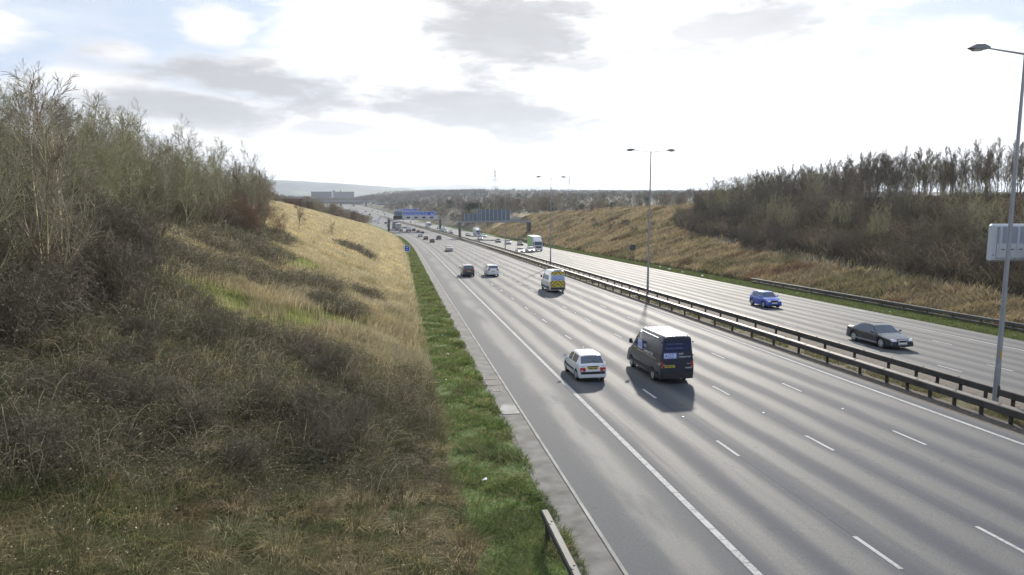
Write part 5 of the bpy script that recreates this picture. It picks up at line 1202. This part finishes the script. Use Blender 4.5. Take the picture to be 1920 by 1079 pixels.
def tussocks():
    nc = 1500; y0 = 9.5*(34/9.5)**NR.rand(nc); d0 = np.interp(y0, [9, 34], [-9, -13]) + NR.rand(nc)*np.interp(y0, [9, 34], [10.6, 14.5]); k = (NR.rand(nc) > zone(BRAMBLE, d0, y0)*.75) & (d0 < 1.6); d0, y0 = d0[k], y0[k]; nc = len(d0)
    per = 150; R0 = np.repeat(.12+.22*NR.rand(nc), per); a = NR.rand(nc*per)*6.283; q = np.sqrt(NR.rand(nc*per)); d = np.repeat(d0, per)+np.cos(a)*q*R0; y = np.repeat(y0, per)+np.sin(a)*q*R0; n = len(d); hh = np.repeat(.26+.34*NR.rand(nc), per)*(.6+.6*NR.rand(n))
    pal = np.array([[.34,.28,.15], [.25,.215,.12], [.13,.15,.055], [.17,.165,.08], [.40,.34,.21], [.10,.13,.045], [.21,.15,.09]])[NR.choice(7, nc, p=[.2, .2, .17, .18, .07, .1, .08])]; c = np.repeat(pal, per, 0)*(.55+.8*NR.rand(n))[:, None]
    x = d+sr(y); z = ground_z(x, y)-.03; L = (.25+.85*q)*(.6+.7*NR.rand(n))*hh; a2 = a+NR.randn(n)*.35+.0; swx = np.repeat(NR.randn(nc)*.12, per); fx, fy = np.cos(a2)*L+swx, np.sin(a2)*L; b = NR.rand(n)*6.283; w = np.interp(y, [9, 34], [.009, .02]); wx, wy_ = np.cos(b)*w*.5, np.sin(b)*w*.5
    V = np.empty((n, 5, 3)); V[:, 0] = np.stack([x-wx, y-wy_, z], -1); V[:, 1] = np.stack([x+wx, y+wy_, z], -1); V[:, 2] = np.stack([x-wx*.8+fx*.4, y-wy_*.8+fy*.4, z+hh*.75], -1); V[:, 3] = np.stack([x+wx*.8+fx*.4, y+wy_*.8+fy*.4, z+hh*.75], -1); V[:, 4] = np.stack([x+fx*1.25, y+fy*1.25, z+hh*.8], -1)
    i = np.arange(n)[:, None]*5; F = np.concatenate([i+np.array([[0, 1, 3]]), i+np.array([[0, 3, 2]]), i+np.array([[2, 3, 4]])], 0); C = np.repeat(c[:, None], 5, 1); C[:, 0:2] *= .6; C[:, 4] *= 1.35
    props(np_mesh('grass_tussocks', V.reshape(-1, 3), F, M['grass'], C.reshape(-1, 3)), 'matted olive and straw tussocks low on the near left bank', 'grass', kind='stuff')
    # dead weeds with pale feathery heads
    n = 1500; y = 10.5*(40/10.5)**NR.rand(n); d = np.interp(y, [9, 40], [-8, -12])+NR.rand(n)*np.interp(y, [9, 40], [9.4, 13.4]); k = nse(d, y, .9) > .05; d, y = d[k], y[k]; n = len(d); c = np.tile(np.array([[.36,.29,.18]]), (n, 1))*(.6+.6*NR.rand(n))[:, None]
    ribbons('dead_weeds', d, y, .55+0*d, np.interp(y, [9, 40], [.007, .014]), 4, .35, c, 'dead weed stalks with pale seed heads among the tussocks', 'weeds', droop=.7, leaves=9, leafcol=np.array([[.50,.43,.30], [.34,.27,.17], [.58,.53,.42]]), leafsize=.016)
def verge_grass():
    d, y = sample(150000, 10, 300, ([10, 300], [.7, 1.6]), ([10, 300], [4.42, 4.42]), 1); keep = NR.rand(len(d)) < np.clip((d-.7-1.0*nse(d, y, .6)-.5*nse(d, y, 2.4))*1.1, .05, 1)*np.clip(1.1-.9*(nse(d+5, y, 1.9) > .42), .25, 1); d, y = d[keep], y[keep]; n = len(d)
    t = np.clip(nse(d, y, 1.6)*.5+.5, 0, 1)[:, None]; c = np.array([.11,.17,.04])*t + np.array([.19,.235,.085])*(1-t); dead = NR.rand(n) < .12+.45*(nse(d, y, 2.2) > .35)+.35*(1-ramp(d, 1.2, 2.2)); c[dead] = np.array([.30,.26,.14]); dk = nse(d-7, y, 1.3) > .3; c[dk] *= .72
    blades('verge_grass', d, y, (.07+.15*NR.rand(n))*(1+.7*nse(d, y, 2.1)), np.interp(y, [10, 20, 60, 300], [.014, .02, .05, .22]), c*(.6+.7*NR.rand(n))[:, None], 'short green grass strip beside the hard shoulder', 'grass', lean=.7)
    d, y = sample(45000, 24, 300, ([24, 300], [43.15, 43.15]), ([24, 300], [46.9, 46.9]), 1); n = len(d); t = NR.rand(n)[:, None]; c = np.array([.08,.12,.03])*t + np.array([.16,.17,.07])*(1-t)
    blades('verge_grass', d, y, .12+.14*NR.rand(n), np.interp(y, [24, 60, 300], [.03, .06, .25]), c, 'green grass verge at the foot of the right bank', 'grass', lean=.6)
    d, y = sample(26000, 18, 200, ([18, 200], [24.3, 24.3]), ([18, 200], [26.3, 26.3]), 1); keep = nse(d, y, 1.1) > -.25; d, y = d[keep], y[keep]; n = len(d); t = NR.rand(n)[:, None]; c = np.array([.11,.13,.045])*t + np.array([.19,.165,.09])*(1-t)
    blades('median_weeds', d, y, .08+.16*NR.rand(n), np.interp(y, [18, 60, 200], [.02, .05, .15]), c, 'weedy yellow green grass under the central barriers', 'grass', lean=.6)
verge_grass()
def right_grass():
    d, y = sample(150000, 36, 340, ([36, 340], [46.6, 46.6]), ([36, 60, 100, 140, 180, 340], [56, 58, 62, 72, 84, 84]), 1); keep = NR.rand(len(d)) > wood_r(d, y)*.93; d, y = d[keep], y[keep]; n = len(d)
    t = (nse(d, y, .4)*.5+.5)[:, None]; c = np.array([.37,.30,.175])*t + np.array([.24,.195,.12])*(1-t); g = (nse(d+9, y, .25) > .25); c[g] = c[g]*.5 + np.array([.10,.11,.045])*.5; redd = (nse(d, y-30, .3) > .5); c[redd] *= np.array([.72, .62, .62])
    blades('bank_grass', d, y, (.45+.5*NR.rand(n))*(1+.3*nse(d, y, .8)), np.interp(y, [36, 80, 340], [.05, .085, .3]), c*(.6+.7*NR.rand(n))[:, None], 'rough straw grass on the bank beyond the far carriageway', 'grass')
right_grass()
def ribbons(name, d, y, H, w, n_seg, reach, col, label, cat, up=1.0, leaves=0, leafcol=None, leafsize=.05, z0=0.0, droop=1.0):
    n = len(d); x = d + sr(y); zg = ground_z(x, y)+z0; a = NR.rand(n)*6.283; t = np.linspace(0, 1, n_seg+1)[None]; r_ = reach*(.4+.9*NR.rand(n))[:, None]; hh = (H*(.5+.8*NR.rand(n)))[:, None]; cu = NR.randn(n, 1)*.9
    ang = a[:, None]+cu*t; px_ = x[:, None]+np.cos(ang)*r_*t; py_ = y[:, None]+np.sin(ang)*r_*t; pz_ = zg[:, None]+hh*(up*t*1.9-droop*t*t*1.35)
    b = NR.rand(n, 1)*6.283; ww = (w[:, None] if np.ndim(w) else w)*(1-.6*t); ox, oy, oz = np.cos(b)*ww*.5, np.sin(b)*ww*.5, ww*.5
    P = np.stack([np.stack([px_-ox, py_-oy, pz_-oz], -1), np.stack([px_+ox, py_+oy, pz_+oz], -1)], 2)   # n, seg+1, 2, 3
    V = P.reshape(-1, 3); i = (np.arange(n)[:, None]*(n_seg+1)+np.arange(n_seg)[None])*2; F = np.stack([i, i+1, i+3, i+2], -1).reshape(-1, 4); C = np.repeat(col, (n_seg+1)*2, 0)
    if leaves:
        k = n*leaves; idx = np.repeat(np.arange(n), leaves); f = NR.randint(0, n_seg+1, k); c0 = np.stack([px_[idx, f], py_[idx, f], pz_[idx, f]], -1)+NR.randn(k, 3)*.10
        u = NR.randn(k, 3); u /= np.linalg.norm(u, axis=1)[:, None]; v_ = np.cross(u, NR.randn(k, 3)); v_ /= np.linalg.norm(v_, axis=1)[:, None]; s_ = (leafsize*(.6+.8*NR.rand(k)))[:, None]
        LV = np.stack([c0-u*s_, c0+v_*s_*.55, c0+u*s_, c0-v_*s_*.55], 1).reshape(-1, 3); LF = len(V)+np.arange(k*4).reshape(-1, 4); lc = leafcol[NR.randint(0, len(leafcol), k)]*(.6+.8*NR.rand(k))[:, None]
        V = np.concatenate([V, LV]); F = np.concatenate([F, LF]); C = np.concatenate([C, np.repeat(lc, 4, 0)])
    o = np_mesh(name, V, F, M['grass'] if leaves else M['twig'], C); return props(o, label, cat, kind='stuff')
def thickets():
    d, y = sample(260000, 12, 125, ([12, 125], [-18, -20]), ([12, 125], [2.0, 2.0]), 1); k = NR.rand(len(d)) < zone(BRAMBLE, d, y)**1.5*np.clip(.72+.75*nse(d, y+7, 1.7)+.3*nse(d+3, y, 3.5), .12, 1); d, y = d[k], y[k]; n = len(d)
    t = NR.rand(n)[:, None]; c = np.array([.075,.065,.045])*t + np.array([.135,.115,.085])*(1-t); pale = NR.rand(n) < .06; c[pale] = np.array([.36,.31,.24])
    H = .9*(1+.45*nse(d, y, .8)+.45*nse(d, y, 2.2)); gp = (nse(d+11, y, .9)*.5+.5)[:, None]; c = c*(1-.45*gp)+np.array([.085,.10,.045])*.45*gp; lg = NR.rand(n) < .03; H = np.where(lg, H*1.5, H); c[lg] = np.array([.30,.26,.20]); w = np.interp(y, [12, 25, 60, 125], [.008, .011, .024, .055])
    ribbons('bramble_thicket', d, y, H, w, 5, .8, c, 'dark tangle of bramble stems and small leaves low on the left bank', 'brambles', leaves=3, leafcol=np.array([[.06,.085,.03], [.09,.075,.04], [.13,.15,.07], [.05,.06,.025], [.11,.085,.06], [.26,.27,.20]]), leafsize=.022)
    # undergrowth inside the left wood
    d, y = sample(46000, 16, 175, ([16, 175], [-48, -60]), ([16, 60, 175], [-9.5, -13, -20]), 1); k = wood_l(d, y) > .3; d, y = d[k], y[k]; n = len(d); t = NR.rand(n)[:, None]; c = np.array([.085,.08,.045])*t + np.array([.15,.13,.085])*(1-t)
    ribbons('wood_undergrowth', d, y, 1.9+0*d, np.interp(y, [16, 60, 175], [.016, .035, .09]), 4, 1.0, c, 'brushwood and dead stems on the floor of the left wood', 'undergrowth', droop=.55, leaves=2, leafcol=np.array([[.09,.10,.04], [.13,.09,.05], [.11,.12,.05]]), leafsize=.05)
    d, y = sample(60000, 30, 178, ([30, 178], [50, 66]), ([30, 178], [79, 82]), 1); k = wood_r(d, y) > .3; d, y = d[k], y[k]; n = len(d); t = NR.rand(n)[:, None]; c = np.array([.10,.09,.06])*t + np.array([.17,.135,.10])*(1-t)
    ribbons('thicket_undergrowth', d, y, 1.5*np.interp(d, [48, 70, 80], [.9, 1, .5]), np.interp(y, [30, 80, 178], [.03, .055, .11]), 4, 1.2, c, 'dark brushwood filling the thicket on the right bank', 'undergrowth', droop=.5, leaves=2, leafcol=np.array([[.05,.055,.025], [.08,.06,.04]]), leafsize=.08)
thickets(); tussocks()

# scraps of litter on the verges
lr = random.Random(4); first = True
for (d, y, s, lab) in ((2.55, 21.6, .11, 'crumpled white scrap lying alone in the green verge above the barrier end'), (1.2, 37.5, .14, 'white scrap in the green verge level with the drain gratings'), (2.3, 36.0, .06, None), (2.9, 43, .08, None), (3.0, 50, .10, None), (2.4, 53, .08, None), (2.9, 58, .1, None), (1.6, 55, .16, None), (2.6, 70, .1, None), (1.9, 82, .12, None),
        (44.2, 99, .2, None), (44.0, 106, .24, None), (44.3, 112, .3, None), (44.9, 118, .3, None), (43.8, 128, .25, None), (44.5, 74, .16, None), (44.1, 58, .12, None), (24.9, 36.4, .1, None), (25.4, 30.5, .1, None), (25.0, 46, .1, None), (24.8, 58, .12, None)):
    m = MB(); m.hull([(lr.uniform(-s, s), lr.uniform(-s, s)*.7, lr.uniform(0, s*.8)) for _ in range(9)]); x = d+float(sr(y))
    o = m.build('litter_scrap', M['litter'], None, loc=(x, y, gz(x, y)+.06)); 
    props(o, lab or ('pale scrap of litter on the far verge' if d > 40 else 'pale scrap of litter under the central barriers' if d > 20 else 'tiny pale scrap of litter in the green verge beyond the gratings'), 'litter', 'scraps of litter on the far verge' if d > 40 else 'scraps of litter under the central barriers' if d > 20 else 'scraps of litter in the near verge')
# remove unused originals
for k_ in PROT.values():
    for p in k_:
        if p.location.z < -400:
            for c_ in [c for c in bpy.data.objects if c.parent is p]: bpy.data.objects.remove(c_)
            bpy.data.objects.remove(p)

# ------------------------------------------------------------------ haze
def haze(dens=.00012):
    m = bpy.data.materials.new('haze'); m.use_nodes = True; nt = m.node_tree; nt.nodes.clear()
    v = nt.nodes.new('ShaderNodeVolumePrincipled'); v.inputs['Color'].default_value = (.76,.85,1,1); v.inputs['Density'].default_value = dens; v.inputs['Anisotropy'].default_value = .35
    o_ = nt.nodes.new('ShaderNodeOutputMaterial'); nt.links.new(v.outputs[0], o_.inputs['Volume'])
    b = MB(); b.box(-17500, 17500, -1500, 26000, -60, 330); o = b.build('haze', m); props(o, kind='stuff'); o.display_type = 'WIRE'
if HAZE: haze(HAZE)
